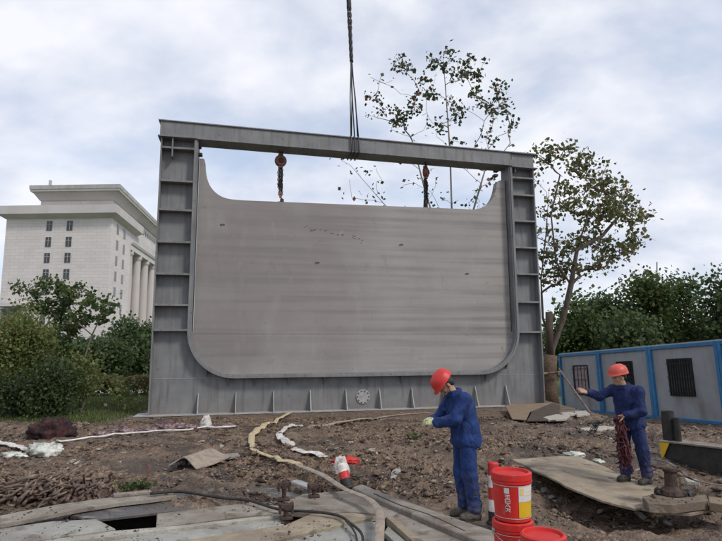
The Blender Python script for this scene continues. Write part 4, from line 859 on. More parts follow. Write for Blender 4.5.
# clipped autumn hedge between lawn and path
P = np.stack([rng.uniform(-16, -4.5, 9000), rng.uniform(24.3, 25.4, 9000)], -1); zt_ = .75+.35*fbm(P[:, 0]*1.1, P[:, 1]*0, o=3); z = gh(P[:, 0], P[:, 1])+rng.random(9000)**.7*zt_
V, Fl = leafcloud(np.stack([P[:, 0], P[:, 1], z], -1), .12, 0); o = np_mesh('hedge', V, Fl, M['lf_hedge']); tag(o, 'low reddish autumn hedge running along the path behind the lawn', 'hedge')
V, Fl = leafcloud(np.stack([rng.uniform(-60, -2, 15000), 46+rng.normal(0, 1.5, 15000), rng.random(15000)**.8*(2.6+1.2*fbm(rng.uniform(0, 9, 15000), rng.uniform(0, 9, 15000)))-.2], -1), .42, 0)
tag(np_mesh('far_greenery', V, Fl, M['lf_dark']), 'dark mass of far greenery along the foot of the stone building', 'greenery', kind='stuff')
V, Fl = leafcloud(np.stack([rng.uniform(2, 90, 16000), 62+rng.normal(0, 2, 16000), rng.random(16000)**.8*5.0-1.2], -1), .6, 0)
tag(np_mesh('far_greenery', V, Fl, M['lf_dark']), 'distant dark tree mass low behind the site cabins', 'greenery', kind='stuff')
mb = MB().tube([A(657, 300, 70), A(657, 262, 70)], .06, 5); o = mb.build('radio_mast', M['dark']); tag(o, 'thin radio mast rising above the trees on the right', 'mast')
# ------------------------------------------------------------------ people: smooth bodies from distance fields
class SDF:
    def __init__(s, lo, hi, h, k=.03):
        s.h = h; s.lo = np.array(lo, float); n = np.ceil((np.array(hi)-s.lo)/h).astype(int)+1; s.n = n; s.F = np.full(n, .25, np.float32); s.k = k
    def _win(s, lo, hi):
        a = np.clip(np.floor((np.array(lo)-s.lo)/s.h).astype(int), 0, s.n-1); b = np.clip(np.ceil((np.array(hi)-s.lo)/s.h).astype(int)+1, 1, s.n)
        sl = tuple(slice(i, j) for i, j in zip(a, b)); g = np.meshgrid(*[s.lo[q]+s.h*np.arange(a[q], b[q]) for q in range(3)], indexing='ij'); return sl, g
    def _put(s, sl, d, k):
        k = s.k if k is None else k; f = s.F[sl]
        if k < 0:      # carve
            s.F[sl] = np.maximum(f, -d); return
        hh = np.clip(.5+.5*(f-d)/k, 0, 1) if k > 0 else (d < f).astype(float)
        s.F[sl] = f*(1-hh)+d*hh-k*hh*(1-hh)
    def cap(s, a, b, ra, rb, k=None):
        a = np.array(a, float); b = np.array(b, float); m = max(ra, rb)+.08
        sl, (x, y, z) = s._win(np.minimum(a, b)-m, np.maximum(a, b)+m); ab = b-a; L2 = max(ab@ab, 1e-9)
        t = np.clip(((x-a[0])*ab[0]+(y-a[1])*ab[1]+(z-a[2])*ab[2])/L2, 0, 1)
        d = np.sqrt((x-a[0]-t*ab[0])**2+(y-a[1]-t*ab[1])**2+(z-a[2]-t*ab[2])**2)-(ra+(rb-ra)*t); s._put(sl, d, k)
    def ell(s, c, r, R=None, k=None):
        c = np.array(c, float); r = np.array(r, float); m = r.max()+.08; sl, (x, y, z) = s._win(c-m, c+m)
        p = np.stack([x-c[0], y-c[1], z-c[2]], -1)
        if R is not None: p = p @ np.array(R)
        q = np.linalg.norm(p/r, axis=-1); q2 = np.linalg.norm(p/r**2, axis=-1); s._put(sl, np.where(q2 > 1e-6, q*(q-1)/np.maximum(q2, 1e-6), -r.min()), k)
    def mesh(s):
        F = s.F; n = F.shape; ins = F < 0
        c = np.zeros(tuple(q-1 for q in n), int)
        for i in (0, 1):
            for j in (0, 1):
                for k in (0, 1): c += ins[i:n[0]-1+i, j:n[1]-1+j, k:n[2]-1+k]
        m = (c > 0) & (c < 8); I = np.argwhere(m); idm = np.full(m.shape, -1); idm[m] = np.arange(len(I))
        acc = np.zeros((len(I), 3)); cnt = np.zeros(len(I)); cs = [(i, j, k) for i in (0, 1) for j in (0, 1) for k in (0, 1)]
        for a in range(8):
            for b in range(a+1, 8):
                A_, B_ = np.array(cs[a]), np.array(cs[b])
                if np.abs(A_-B_).sum() != 1: continue
                fa = F[tuple((I+A_).T)]; fb = F[tuple((I+B_).T)]; x = (fa < 0) != (fb < 0); t = np.where(x, fa/np.where(x, fa-fb, 1), 0)[:, None]
                acc += np.where(x[:, None], A_+(B_-A_)*t, 0); cnt += x
        V = (I+acc/cnt[:, None])*s.h+s.lo; Q = []
        for ax in range(3):
            o = [0, 0, 0]; o[ax] = 1; sa = ins[tuple(slice(0, n[q]-o[q]) for q in range(3))]; sb = ins[tuple(slice(o[q], n[q]) for q in range(3))]
            E_ = np.argwhere(sa != sb); u, v = [(1, 2), (2, 0), (0, 1)][ax]; E_ = E_[(E_[:, u] > 0) & (E_[:, v] > 0) & (E_[:, u] < n[u]-1) & (E_[:, v] < n[v]-1)]
            du = np.zeros(3, int); du[u] = 1; dv = np.zeros(3, int); dv[v] = 1
            q = np.stack([idm[tuple((E_-du-dv).T)], idm[tuple((E_-dv).T)], idm[tuple(E_.T)], idm[tuple((E_-du).T)]], -1)
            fl = sa[tuple(E_.T)]; q = np.where(fl[:, None], q, q[:, ::-1]); Q.append(q)
        return V, np.concatenate(Q)
def sdfobj(s, name, m, parent, wr=0, wf=9, wz=(1, 1, 1), folds=()):
    V, Q = s.mesh()
    if wr or folds:
        big = wr >= .008
        G_ = np.zeros_like(V); 
        # vertex normals from faces
        fn = np.cross(V[Q[:, 2]]-V[Q[:, 0]], V[Q[:, 3]]-V[Q[:, 1]]); 
        for k in range(4): np.add.at(G_, Q[:, k], fn)
        G_ /= np.linalg.norm(G_, axis=1)[:, None]+1e-12
        w_ = np.array(wz); d = wr*(1-2*np.abs(2*fbm(V[:, 0]*wf*w_[0]+3, V[:, 1]*wf*w_[1], V[:, 2]*wf*w_[2]+V[:, 0]*3, 3)-1)**.8)
        if big: d += .009*(np.abs(2*fbm(V[:, 0]*8+V[:, 2]*4, V[:, 1]*8-V[:, 2]*5, V[:, 2]*4.5, 2)-1)**.6-.5)+.006*(np.abs(2*fbm(V[:, 0]*16-V[:, 2]*9, V[:, 1]*16, V[:, 2]*12+V[:, 1]*8, 2)-1)**.6-.5)
        for (c, r, amp, fr_) in folds:     # bunched folds at joints and cuffs
            q = np.exp(-((V-np.array(c))**2).sum(1)/r**2); d += amp*q*np.sin((V[:, 2]-c[2])*fr_+3*vn(V[:, 0]*12, V[:, 1]*12))
        V = V+G_*d[:, None]
    return np_mesh(name, V, Q, m, parent, smooth=True)
def v3(*a): return np.array(a, float)
def unit(v): return v/(np.linalg.norm(v)+1e-9)
def hand(s, wrist, fwd, nrm, thumb_side, curl=(.5, .6, .5), sc=1.0, spread=.05, k=.006, grow=0):
    # fwd: wrist to knuckles, nrm: out of the palm, side: towards the thumb
    f = unit(fwd); n = unit(nrm-f*(nrm@f)); sd_ = unit(thumb_side-f*(thumb_side@f)-n*(thumb_side@n))
    kn = wrist+f*.085*sc
    for q, o in ((-.030, .088), (-.010, .092), (.010, .090), (.028, .084)): s.cap(wrist+f*.02*sc+sd_*q*.55*sc, wrist+f*o*.93*sc+sd_*q*sc, .0145*sc+grow, .0115*sc+grow, .014)
    s.cap(wrist-f*.03*sc, wrist+f*.03*sc, .024*sc+grow, .026*sc+grow, .02)
    for q, L_ in ((.030, .068), (.010, .078), (-.010, .073), (-.029, .058)):
        p = kn+sd_*q*sc*1.02; a = 0; d = f
        for j, (fr_, cu) in enumerate(zip((.45, .30, .25), curl)):
            a += cu; d = f*math.cos(a)+n*math.sin(a)+sd_*spread*q*30*.3
            e = p+unit(d)*L_*fr_*sc; s.cap(p, e, (.0095-.001*j)*sc+grow, (.0088-.001*j)*sc+grow, k); p = e
    p = wrist+f*.028*sc+sd_*.026*sc; d = unit(f*.65+sd_*.70+n*.25)
    for L_, rr_ in ((.042, .0125), (.034, .0105), (.026, .009)):
        e = p+d*L_*sc; s.cap(p, e, rr_*sc+grow, rr_*.9*sc+grow, .008); p = e; d = unit(d+n*.30+f*.35-sd_*.1)
    return kn
def head(s, c, fw, upv, sc=1.0):
    f = unit(fw); u = unit(upv-f*(upv@f)); l = np.cross(u, f); R_ = np.stack([f, l, u], 1)
    P = lambda a, b, d: c+(f*a+l*b+u*d)*sc
    s.ell(P(-.012, 0, .03), np.array((.098, .077, .092))*sc, R_, .02); s.ell(P(.028, 0, -.035), np.array((.062, .060, .078))*sc, R_, .03)
    s.ell(P(.050, 0, -.088), np.array((.030, .032, .024))*sc, R_, .03)      # chin
    s.cap(P(.085, 0, .012), P(.108, 0, -.030), .009*sc, .013*sc, .012); s.ell(P(.098, 0, -.034), np.array((.014, .019, .010))*sc, R_, .008)     # nose
    for b in (-1, 1):
        s.ell(P(.080, b*.030, .010), np.array((.016, .018, .013))*sc, R_, -1)
        s.ell(P(.067, b*.030, .010), np.array((.015, .017, .014))*sc, R_, .003)
        s.cap(P(.082, b*.012, .030), P(.074, b*.048, .028), .007*sc, .006*sc, .008)       # brow
        s.ell(P(.058, b*.042, -.022), np.array((.022, .02, .02))*sc, R_, .02)
        s.ell(P(-.010, b*.080, -.008), np.array((.018, .009, .031))*sc, R_, .005)
    s.cap(P(.086, -.018, -.062), P(.086, .018, -.062), .0075*sc, .0075*sc, .005); s.cap(P(.083, -.015, -.073), P(.083, .015, -.073), .008*sc, .008*sc, .005)
    s.cap(P(.096, -.020, -.068), P(.096, .020, -.068), .0028, .0028, -1)
    return P, R_
def helmet(parent, P, R_, m, tilt=0, up=.042):
    Rm = Matrix([list(r) for r in R_]) @ Matrix.Rotation(tilt, 3, 'Y'); c = Vector(P(-.014, 0, up)); b = MB()
    prof = [(.146, -.004), (.136, .002), (.133, .030), (.126, .062), (.108, .095), (.078, .118), (.040, .131), (.001, .134)]
    n = 40; base = len(b.v)
    for (r, z) in prof:
        for k in range(n):
            t = 2*math.pi*k/n; ex = 1.10; rr_ = r
            if r > .14: rr_ = r-.006+.030*max(0, math.cos(t))**2*1.0
            rid = .007*math.exp(-(math.sin(t)*r/.018)**2)*(1 if z > .05 else 0)+.004*math.exp(-((abs(math.sin(t))*r-.05)/.010)**2)*(1 if z > .07 else 0)
            b.v.append(tuple(c+Rm @ Vector((rr_*ex*math.cos(t), rr_*math.sin(t)*.94, z+rid-.012*(r > .14)*max(0, math.cos(t))**2))))
    for i in range(len(prof)-1):
        for k in range(n): b.f.append((base+i*n+k, base+i*n+(k+1) % n, base+(i+1)*n+(k+1) % n, base+(i+1)*n+k))
    # underside lip
    o2 = len(b.v)
    for k in range(n):
        q = Vector(b.v[base+k]); b.v.append(tuple(q+(Rm @ Vector((0, 0, -.005)))))
    o3 = len(b.v)
    for k in range(n):
        t = 2*math.pi*k/n; b.v.append(tuple(c+Rm @ Vector((.126*1.1*math.cos(t), .126*.94*math.sin(t), -.004))))
    for k in range(n): b.f.append((base+k, o2+k, o2+(k+1) % n, base+(k+1) % n)); b.f.append((o2+k, o3+k, o3+(k+1) % n, o2+(k+1) % n))
    h = b.build('helmet', m, parent, smooth=True); return h, Rm, c
def straps(parent, P, m):
    b = MB()
    for sgn in (-1, 1): b.tube([Vector(P(.02, sgn*.082, .035)), Vector(P(.012, sgn*.088, -.01)), Vector(P(.028, sgn*.068, -.065)), Vector(P(.042, sgn*.02, -.113)), Vector(P(.044, 0, -.116))], .0045, 6)
    b.build('chin_strap', m, parent)
def person(label, root, yaw, J, cloth, shoe_m, helm_m, skinh=(), gloves=False, hm_tilt=0, group='workers in blue overalls and red helmets', strapm='strap', palms=None):
    r = thing('person', label, 'person', root, yaw, group)
    j = {k: v3(*v) for k, v in J.items() if isinstance(v, tuple) and len(v) == 3}
    allp = np.array([v for v in j.values()]); lo = allp.min(0)-.26; hi = allp.max(0)+.26
    # body: one continuous surface
    s = SDF(lo, hi, .0065, .035)
    P, R_ = head(s, j['head'], j['face'], j['crown'])
    s.cap(j['neck']+v3(0, 0, -.06), j['head']+(-unit(j['face'])*.022)-unit(j['crown'])*.03, .062, .055, .03)
    ch, pv = j['chest'], j['pelvis']
    s.ell(ch, (.115, .155, .19), None, .06); s.cap(ch, pv, .115, .115, .06); s.ell(pv, (.115, .15, .12), None, .05)
    for a in 'LR':
        s.cap(j['sh'+a], j['el'+a], .052, .040, .03); s.cap(j['el'+a], j['wr'+a], .040, .026, .02); s.cap(j['neck']+v3(0, 0, -.06), j['sh'+a], .055, .055, .04)
        s.cap(j['hip'+a], j['kn'+a], .082, .055, .03); s.cap(j['kn'+a], j['an'+a], .052, .036, .02); s.cap(j['an'+a], j['an'+a]+v3(.10, 0, -.045), .034, .028, .02)
        if not gloves:
            f, n, sd_, cu, sc, sp = J['hand'+a]; hand(s, j['wr'+a], v3(*f), v3(*n), v3(*sd_), cu, sc, sp)
    sdfobj(s, 'body', M['skin'], r)
    for b in (-1, 1):
        e = MB(); e.blob(tuple(P(.0785, b*.030, .010)), .0062, 1, 0, 2); e.build('eye', M['hair'], r, smooth=True)
        e = MB(); e.tube([Vector(P(.091, b*.013, .033)), Vector(P(.088, b*.030, .037)), Vector(P(.080, b*.046, .032))], [.002, .0032, .0018], 5); e.build('eyebrow', M['hair'], r)
    # hair under the helmet
    s = SDF(lo, hi, .009, .02); f, u = unit(j['face']), unit(j['crown']); s.ell(P(-.022, 0, .035), (.103, .083, .09), R_, 0)
    s.ell(P(-.060, 0, -.012), (.055, .074, .062), R_, .02); s.cap(P(.075, -.09, -.02), P(.075, .09, -.02), .085, .085, -1); s.cap(P(.06, 0, -.12), P(-.02, 0, -.14), .09, .06, -1)
    sdfobj(s, 'hair', M['hair'], r, .002, 60)
    hl, Rm, hc = helmet(r, P, R_, M[helm_m], hm_tilt, .058); straps(r, P, M[strapm])
    # trousers
    s = SDF(lo, hi, .009, .04)
    s.ell(pv+v3(0, 0, -.01), (.130, .160, .13), None, .05); s.cap(pv+v3(0, 0, .10), pv, .13, .13, .05)
    for a in 'LR':
        s.cap(j['hip'+a], j['kn'+a], .102, .088, .04); s.cap(j['kn'+a], j['an'+a]+v3(0, 0, .06), .086, .072, .04); s.cap(j['an'+a]+v3(.0, 0, .09), j['an'+a]+v3(.0, 0, .045), .074, .076, .02)
    fd = [(j['kn'+a], .12, .004, 60) for a in 'LR']+[(j['an'+a]+v3(0, 0, .10), .10, .007, 75) for a in 'LR']
    sdfobj(s, 'trousers', M[cloth], r, .009, 6, (1, 1, .6), fd)
    # jacket
    s = SDF(lo, hi, .009, .05)
    nk = j['neck']
    s.ell(ch, (.148, .195, .21), None, .06); s.cap(ch, pv+v3(0, 0, .06), .158, .158, .07); [s.cap(pv+v3(-.0, q, .06), pv+v3(-.005, q*1.15, -.06), .152, .170, .03) for q in (-.035, .035)]; s.ell(pv+v3(0, 0, -.88), (.75, .75, .75), None, -1)
    s.ell(ch*.4+pv*.6, (.155, .19, .2), None, .05)
    for a in 'LR':
        s.cap(nk+v3(0, 0, -.075), j['sh'+a], .072, .076, .05); s.cap(j['sh'+a], j['el'+a], .076, .064, .045); s.cap(j['el'+a], j['wr'+a]*.93+j['el'+a]*.07, .068, .052, .03)
        cuf = j['wr'+a]*.88+j['el'+a]*.12; s.cap(cuf, j['wr'+a]*.94+j['el'+a]*.06, .054, .052, .01)
    s.cap(pv+v3(0, 0, -.30), pv+v3(0, 0, -.15), .30, .10, -1) if False else None
    fd = [(j['el'+a], .10, .006, 70) for a in 'LR']+[(ch*.3+pv*.7, .20, .005, 34)]
    jk = sdfobj(s, 'jacket', M[cloth], r, .012, 5.5, (1, 1, .8), fd)
    s = SDF(nk-.2, nk+.2, .007, .02); dn = unit(j['head']-nk)
    for k in range(22):
        a = 2*math.pi*k/22; a2 = 2*math.pi*(k+1)/22
        pa = nk+v3(.078*math.cos(a)+.006, .085*math.sin(a), -.005-.022*math.cos(a)); pb = nk+v3(.078*math.cos(a2)+.006, .085*math.sin(a2), -.005-.022*math.cos(a2)); s.cap(pa, pb, .019, .019, .01); s.cap(pa-v3(0, 0, .03), pb-v3(0, 0, .03), .022, .022, .01)
    sdfobj(s, 'collar', M[cloth], jk, .003, 30)
    # breast pocket flaps, placket and hem seams
    def onjacket(y, z, front=1):
        c_ = np.array(V_J); m_ = (np.abs(c_[:, 1]-y) < .012) & (np.abs(c_[:, 2]-z) < .012)
        if not m_.any(): return None
        q_ = c_[m_]; return q_[np.argmax(q_[:, 0]*front)]
    V_J = np.array([v.co[:] for v in jk.data.vertices])
    for yy in (-.085, .085):
        q_ = [onjacket(yy+dy, ch[2]+.03+dz) for dy, dz in ((-.045, 0), (.045, 0), (.04, -.035), (0, -.05), (-.04, -.035))]
        if all(v is not None for v in q_): mb = MB(); mb.prism([Vector(v)-Vector((.004, 0, 0)) for v in q_], [Vector(v)+Vector((.007, 0, 0)) for v in q_]); mb.build('pocket_flap', M[cloth], jk)
    q_ = [onjacket(0, z) for z in np.arange(pv[2]-.04, ch[2]+.14, .03)]; q_ = [Vector(v)+Vector((.002, 0, 0)) for v in q_ if v is not None]
    if len(q_) > 3: mb = MB(); mb.tube(q_, .014, 6, flat=.4, up=(1, 0, 0)); mb.build('placket', M[cloth], jk)
    for a in 'LR':
        s = SDF(j['an'+a]-.28, j['an'+a]+.28, .007, .02); an = j['an'+a]; s.cap(an+v3(.0, 0, .02), an+v3(.0, 0, -.045), .052, .050, .02); s.cap(an+v3(-.035, 0, -.048), an+v3(.15, 0, -.055), .042, .036, .03)
        s.cap(an+v3(.06, 0, -.03), an+v3(.14, 0, -.052), .044, .036, .03); sdfobj(s, 'shoe', M[shoe_m], r, .003, 30)
        b = MB(); b.tube([Vector(an+v3(-.06, 0, -.085)), Vector(an+v3(.02, 0, -.087)), Vector(an+v3(.13, 0, -.087)), Vector(an+v3(.185, 0, -.083))], [.040, .044, .048, .028], 12, flat=.28, up=(0, 0, 1)); b.build('sole', M['strap'], r)
        if gloves:
            f, n, sd_, cu, sc, sp = J['hand'+a]; s = SDF(j['wr'+a]-.25, j['wr'+a]+.25, .0045, .01); hand(s, j['wr'+a], v3(*f), v3(*n), v3(*sd_), cu, sc, sp, grow=.0035); s.cap(j['wr'+a]-unit(v3(*f))*.055, j['wr'+a], .034, .030, .012); sdfobj(s, 'glove', M['glove'], r, .002, 50)
    return r, j, P
# worker at the centre: bent over his gloved hands, seen from his left side
W1 = G(470.5, 518.5, .02); z1 = .02
J1 = dict(anL=(-.02, .10, .10), anR=(.03, -.10, .10), knL=(.03, .11, .50), knR=(.065, -.10, .50), hipL=(.045, .095, .93), hipR=(.045, -.095, .93), pelvis=(.035, 0, .98),
          chest=(.075, 0, 1.25), neck=(.16, 0, 1.475), head=(.265, 0, 1.545), face=(.66, .06, -.75), crown=(.72, 0, .68),
          shL=(.105, .19, 1.395), shR=(.13, -.19, 1.39), elL=(.235, .23, 1.17), elR=(.27, -.20, 1.15), wrL=(.42, .09, 1.115), wrR=(.44, -.07, 1.12),
          handL=((.9, -.35, .12), (-.1, -.7, -.6), (.35, -.3, .9), (.55, .7, .6), 1.0, .05), handR=((.9, .25, -.05), (-.2, .7, -.6), (.3, .3, .9), (.7, .8, .6), 1.0, .05))
p1, j1, P1 = person('worker in bright navy overalls bending over his pale gloves beside the red buckets', W1, rad(180+10), J1, 'navy', 'shoe', 'helmet', gloves=True, hm_tilt=rad(4))
def loc2w(o, v): return Matrix.Rotation(o.rotation_euler.z, 3, 'Z') @ Vector(v)+o.location
a = loc2w(p1, (.535, .07, 1.09)); b = loc2w(p1, (.50, -.13, 1.10)); o = MB().tube([b+(b-a)*.25, a, a+(a-b)*.25], .010, 8).build('steel_rod', M['dark']); tag(o, 'short dark steel rod held in the pale gloves of the bending worker', 'rod')
# worker on the right: reaching out, holding netting
W2 = G(635, 482.5, .035)
J2 = dict(anL=(-.06, .17, .10), anR=(.10, -.07, .12), knL=(-.01, .155, .50), knR=(.10, -.08, .50), hipL=(.0, .10, .90), hipR=(.02, -.10, .90), pelvis=(.005, 0, .95),
          chest=(.055, 0, 1.26), neck=(.12, 0, 1.47), head=(.19, -.015, 1.585), face=(.93, -.22, -.22), crown=(.22, 0, .97),
          shL=(.045, .20, 1.375), shR=(.115, -.18, 1.375), elL=(.10, .27, 1.09), elR=(.34, -.27, 1.29), wrL=(.27, .12, 1.02), wrR=(.545, -.32, 1.345),
          handR=((.95, -.10, .30), (.25, -.75, -.6), (.1, .5, .85), (.12, .15, .12), 1.05, .25), handL=((.75, -.65, -.15), (.0, -.3, -.95), (.7, .6, 0), (.9, .9, .7), 1.05, .05))
J2 = {k: (tuple(q*.965 for q in v) if k not in ('face', 'crown', 'handL', 'handR') else v) for k, v in J2.items()}
p2, j2, P2 = person('worker in indigo overalls stretching an arm out while holding red netting', W2, rad(180+28), J2, 'navy2', 'shoe2', 'helmet2', hm_tilt=rad(-4), strapm='strapy')
# netting hanging from his left hand
def strandpath(a, b, n, amp, rnd):
    return [Vector(a).lerp(Vector(b), i/n)+Vector((rnd.gauss(0, amp), rnd.gauss(0, amp), rnd.gauss(0, amp*.4))) for i in range(n+1)]
rn = random.Random(5); hnd = loc2w(p2, tuple(j2['wrL']+v3(.07, -.06, -.03)))
mb = MB()
for k in range(26):
    a = hnd+Vector((rn.uniform(-.05, .05), rn.uniform(-.05, .05), rn.uniform(-.02, .04))); e = hnd+Vector((rn.uniform(-.03, .14), rn.uniform(-.09, .09), -rn.uniform(.45, .78)))
    mb.tube(strandpath(a, e, 9, .015, rn), rn.uniform(.008, .018), 5)
for k in range(40):
    z = -rn.uniform(.08, .62); c = hnd+Vector((.04*(-z)+rn.gauss(0, .04), rn.gauss(0, .04), z)); mb.tube([c, c+Vector((rn.gauss(0, .04), rn.gauss(0, .04), rn.gauss(0, .04))), c+Vector((rn.gauss(0, .045), rn.gauss(0, .04), rn.gauss(0, .06)))], .008, 5)
tag(mb.build('safety_netting', M['net'], smooth=True), 'bunch of dark red netting hanging from the lowered hand of the indigo worker', 'netting')
mb = MB(); e = W2+Vector((-.62, -.30, .87)); pts = [hnd+Vector((.05, 0, .02)), hnd.lerp(e, .35)+Vector((0, 0, .05)), hnd.lerp(e, .7)+Vector((0, 0, .03)), e]; mb.tube(pts, .010, 7)
for k in range(10):
    mb.tube(strandpath(e+Vector((rn.gauss(0, .04), 0, rn.gauss(0, .03))), e+Vector((rn.uniform(-.22, .02), rn.gauss(0, .05), rn.uniform(-.17, .03))), 6, .022, rn), .007, 5)
tag(mb.build('frayed_rope', M['dark'], smooth=True), 'dark rope with a frayed tangled end held in the lowered hand of the indigo worker', 'rope')
# ------------------------------------------------------------------ things on the ground in front
CR = []
def slab(name, px, z, th, m, label, cat, group=None, bevel=.006, dz=None, rough=0):
    top = [G(x, y, z) for x, y in px]
    if dz: top = [p+Vector((0, 0, d)) for p, d in zip(top, dz)]
    if rough:      # ragged edges: extra points along each side
        t2 = []
        for i, p in enumerate(top):
            q = top[(i+1) % len(top)]; k = max(1, int((q-p).length/.18)); nrm_ = Vector((q.y-p.y, p.x-q.x, 0)).normalized()
            for j in range(k): t2.append(p.lerp(q, j/k)+(nrm_*random.gauss(0, rough) if j else Vector((0, 0, 0))))
        top = t2
    if m.name not in ('mossy_x',) and top[0].y < 9.5:
        xs = [p.x for p in top]; ys = [p.y for p in top]; zq = sum(p.z for p in top)/len(top); ar = (max(xs)-min(xs))*(max(ys)-min(ys))
        for q in range(int(260*ar)):
            x, y = random.uniform(min(xs), max(xs)), random.uniform(min(ys), max(ys)); ins = False
            for a, b in zip(top, top[1:]+top[:1]):
                if (a.y > y) != (b.y > y) and x < (b.x-a.x)*(y-a.y)/(b.y-a.y)+a.x: ins = not ins
            if ins: CR.append((x, y, min(top, key=lambda p: (p.x-x)**2+(p.y-y)**2).z))
    c = sum(top, Vector())/len(top); mb = MB(); mb.prism([p-c-Vector((0, 0, th)) for p in top], [p-c for p in top])
    o = mb.build(name, m, bevel=bevel); o.location = c; return tag(o, label, cat, group)
GB = 'planks and beams laid at the front'
slab('plank', [(0, 515.5), (20, 511.5), (60, 504), (100, 498.5), (140, 494), (172, 492.5), (177, 495.5), (150, 499), (118, 502.5), (80, 508.5), (40, 516.5), (0, 524)], .10, .05, M['timber'], 'long thin weathered plank at the far left, below the heap of sticks', 'plank', GB, .004)
slab('steel_plate', [(95, 504), (180, 493), (270, 487), (300, 494), (300, 502), (222, 506), (158, 512.5), (97, 519.5), (70, 515)], .035, .03, M['grey_slab'], 'flat muddy grey plate behind the pale beam, crossed by the black cable', 'plate', GB, .003)
slab('concrete_beam', [(-30, 533), (0, 528.5), (52, 521), (97, 518.8), (116, 528.5), (60, 536), (0, 546), (-30, 550)], .09, .16, M['timber_green'], 'pale greenish beam at the bottom left, left of the dark pit', 'beam', GB, .01)
slab('concrete_beam', [(157, 513.5), (222, 505.5), (249, 503), (285, 506), (280, 512.5), (248, 515), (156, 526.5)], .09, .16, M['timber'], 'pale muddy beam just right of the dark pit', 'beam', GB, .01)
pq = [Vector((x, y, 0)) for x, y in PIT]; pc_ = sum(pq, Vector())/4; mb = MB(); pi_ = [pc_+(p-pc_)*.93 for p in pq]
for a, b, c, d in zip(pq, pq[1:]+pq[:1], pi_[1:]+pi_[:1], pi_): mb.prism([v+Vector((0, 0, -.54)) for v in (a, b, c, d)], [v+Vector((0, 0, -.03)) for v in (a, b, c, d)])
mb.prism([v+Vector((0, 0, -.54)) for v in pi_], [v+Vector((0, 0, -.40)) for v in pi_]); tag(mb.build('open_pit', M['wet']), 'dark open pit with wet sides painted near-black as shade between the two pale beams', 'pit')  # near-black lining paints the pit's shade along with its wet sides
slab('beam_ledge', [(-40, 556), (0, 548), (60, 538), (116, 530.5), (180, 525.3), (280, 513.8), (282, 516), (180, 527.5), (100, 537.5), (30, 547), (-30, 560)], .095, .10, M['ledge'], 'thin pale ledge running along the front of the two beams', 'ledge', GB, .003)
slab('mossy_beam', [(-20, 560), (30, 549), (100, 539.5), (180, 529.8), (283, 518), (284, 524), (200, 537), (120, 548), (20, 566)], .06, .14, M['timber_green'], 'low mossy beam in front of the thin pale ledge', 'beam', GB, .01)
slab('ochre_plank', [(120, 552), (200, 538), (285, 525), (310, 514), (352, 512.5), (378, 516), (346, 523), (270, 541), (180, 560)], .09, .05, M['timber_yellow'], 'broad ochre muddy plank at the bottom, under the black cable', 'plank', GB, .005)
slab('grey_beam', [(170, 572), (262, 546.5), (346, 525.5), (362, 520.5), (378, 522), (384, 548), (330, 575)], .06, .12, M['timber_green'], 'grey-green beam at the bottom edge, left of the broad hose', 'beam', GB, .008)
slab('timber_deck', [(286, 501), (303, 494), (352, 490), (374, 495), (460, 533), (484, 560), (448, 560), (390, 516), (384, 519), (378, 513.5), (352, 511.5), (309, 513), (287, 511)], .075, .06, M['timber'], 'muddy timber deck under the two hoses at the front', 'deck', GB, .006)
slab('deck_board', [(386, 516.5), (390, 514.5), (452, 562), (436, 562)], .10, .10, M['timber_yellow'], 'narrow raised edge board of the dark opening at the bottom', 'board', GB, .005)
slab('angle_iron', [(384, 532), (388, 526), (436, 566), (425, 570)], .05, .06, M['timber_green'], 'mossy angle iron inside the opening at the bottom', 'angle iron', GB, .004)
slab('timber_baulk', [(352, 487), (362, 484), (392, 496), (430, 509), (470, 523), (505, 534), (530, 548), (520, 556), (480, 541), (440, 525), (400, 508), (372, 496)], .135, .09, M['timber'], 'long muddy timber baulk running to the feet of the bending worker', 'timber', GB, .012)
slab('concrete_kerb', [(300, 590), (380, 543), (440, 570), (400, 600)], .03, .06, M['timber_green'], 'low concrete kerb at the very bottom centre', 'kerb', GB, .01)
# heap of dry sticks: every stick its own object
proto = None; rn = random.Random(11); c0_ = onground(40, 492)
stick_me = []
for v in range(5):
    mb = MB(); L_ = (.55, .7, .85, .6, 1.0)[v]; r = (.015, .02, .013, .024, .017)[v]; n = 6
    pts = [Vector((0, L_*(i/n-.5), 0))+Vector((rn.gauss(0, .012), 0, rn.gauss(0, .012))) for i in range(n+1)]; mb.tube(pts, [r*(1-.25*i/n) for i in range(n+1)], 8)
    o = mb.build('stick', M['stick'], smooth=False); stick_me.append(o)
poly_ = [(0, 482), (22, 472), (60, 470), (98, 478), (104, 492), (70, 505), (30, 511), (0, 512)]
place = []
for px in range(-6, 106, 7):
    for layer in range(9):
        f = layer/8; py = 508-abs(px-20)*.05-max(0, px-60)*.20+rn.uniform(-2, 1)
        B_ = onground(px+rn.uniform(-4, 4), py-f*14); hgt = (.30-.20*abs(px-40)/60)*(1-abs(f-.35)*1.0)
        for q in range(2): place.append((B_.x+rn.gauss(0, .04), B_.y+.30+rn.gauss(0, .05)*1.0, B_.z+max(.02, hgt*rn.random()*1.05), rn.gauss(.1, .42), rn.gauss(-.05, .22)))
place += [(onground(x, y).x, onground(x, y).y+.1, onground(x, y).z+.36, a, .25) for x, y, a in ((20, 480, .75), (34, 478, .5), (42, 477, -.3), (58, 480, .9), (66, 478, 1.1), (78, 484, 1.3), (90, 488, 1.4), (28, 484, .9))]
for i, (x, y, z, a, b) in enumerate(place[:280]):
    src = stick_me[i % 5]; o = src if i < 5 else src.copy()
    if i >= 5: C.objects.link(o)
    o.location = (x, y, z); o.rotation_euler = (b, rn.uniform(0, 6), a)
    tag(o, 'dry brown stick with a sawn end in the heap at the left edge', 'stick', 'sticks in the heap at the left edge')
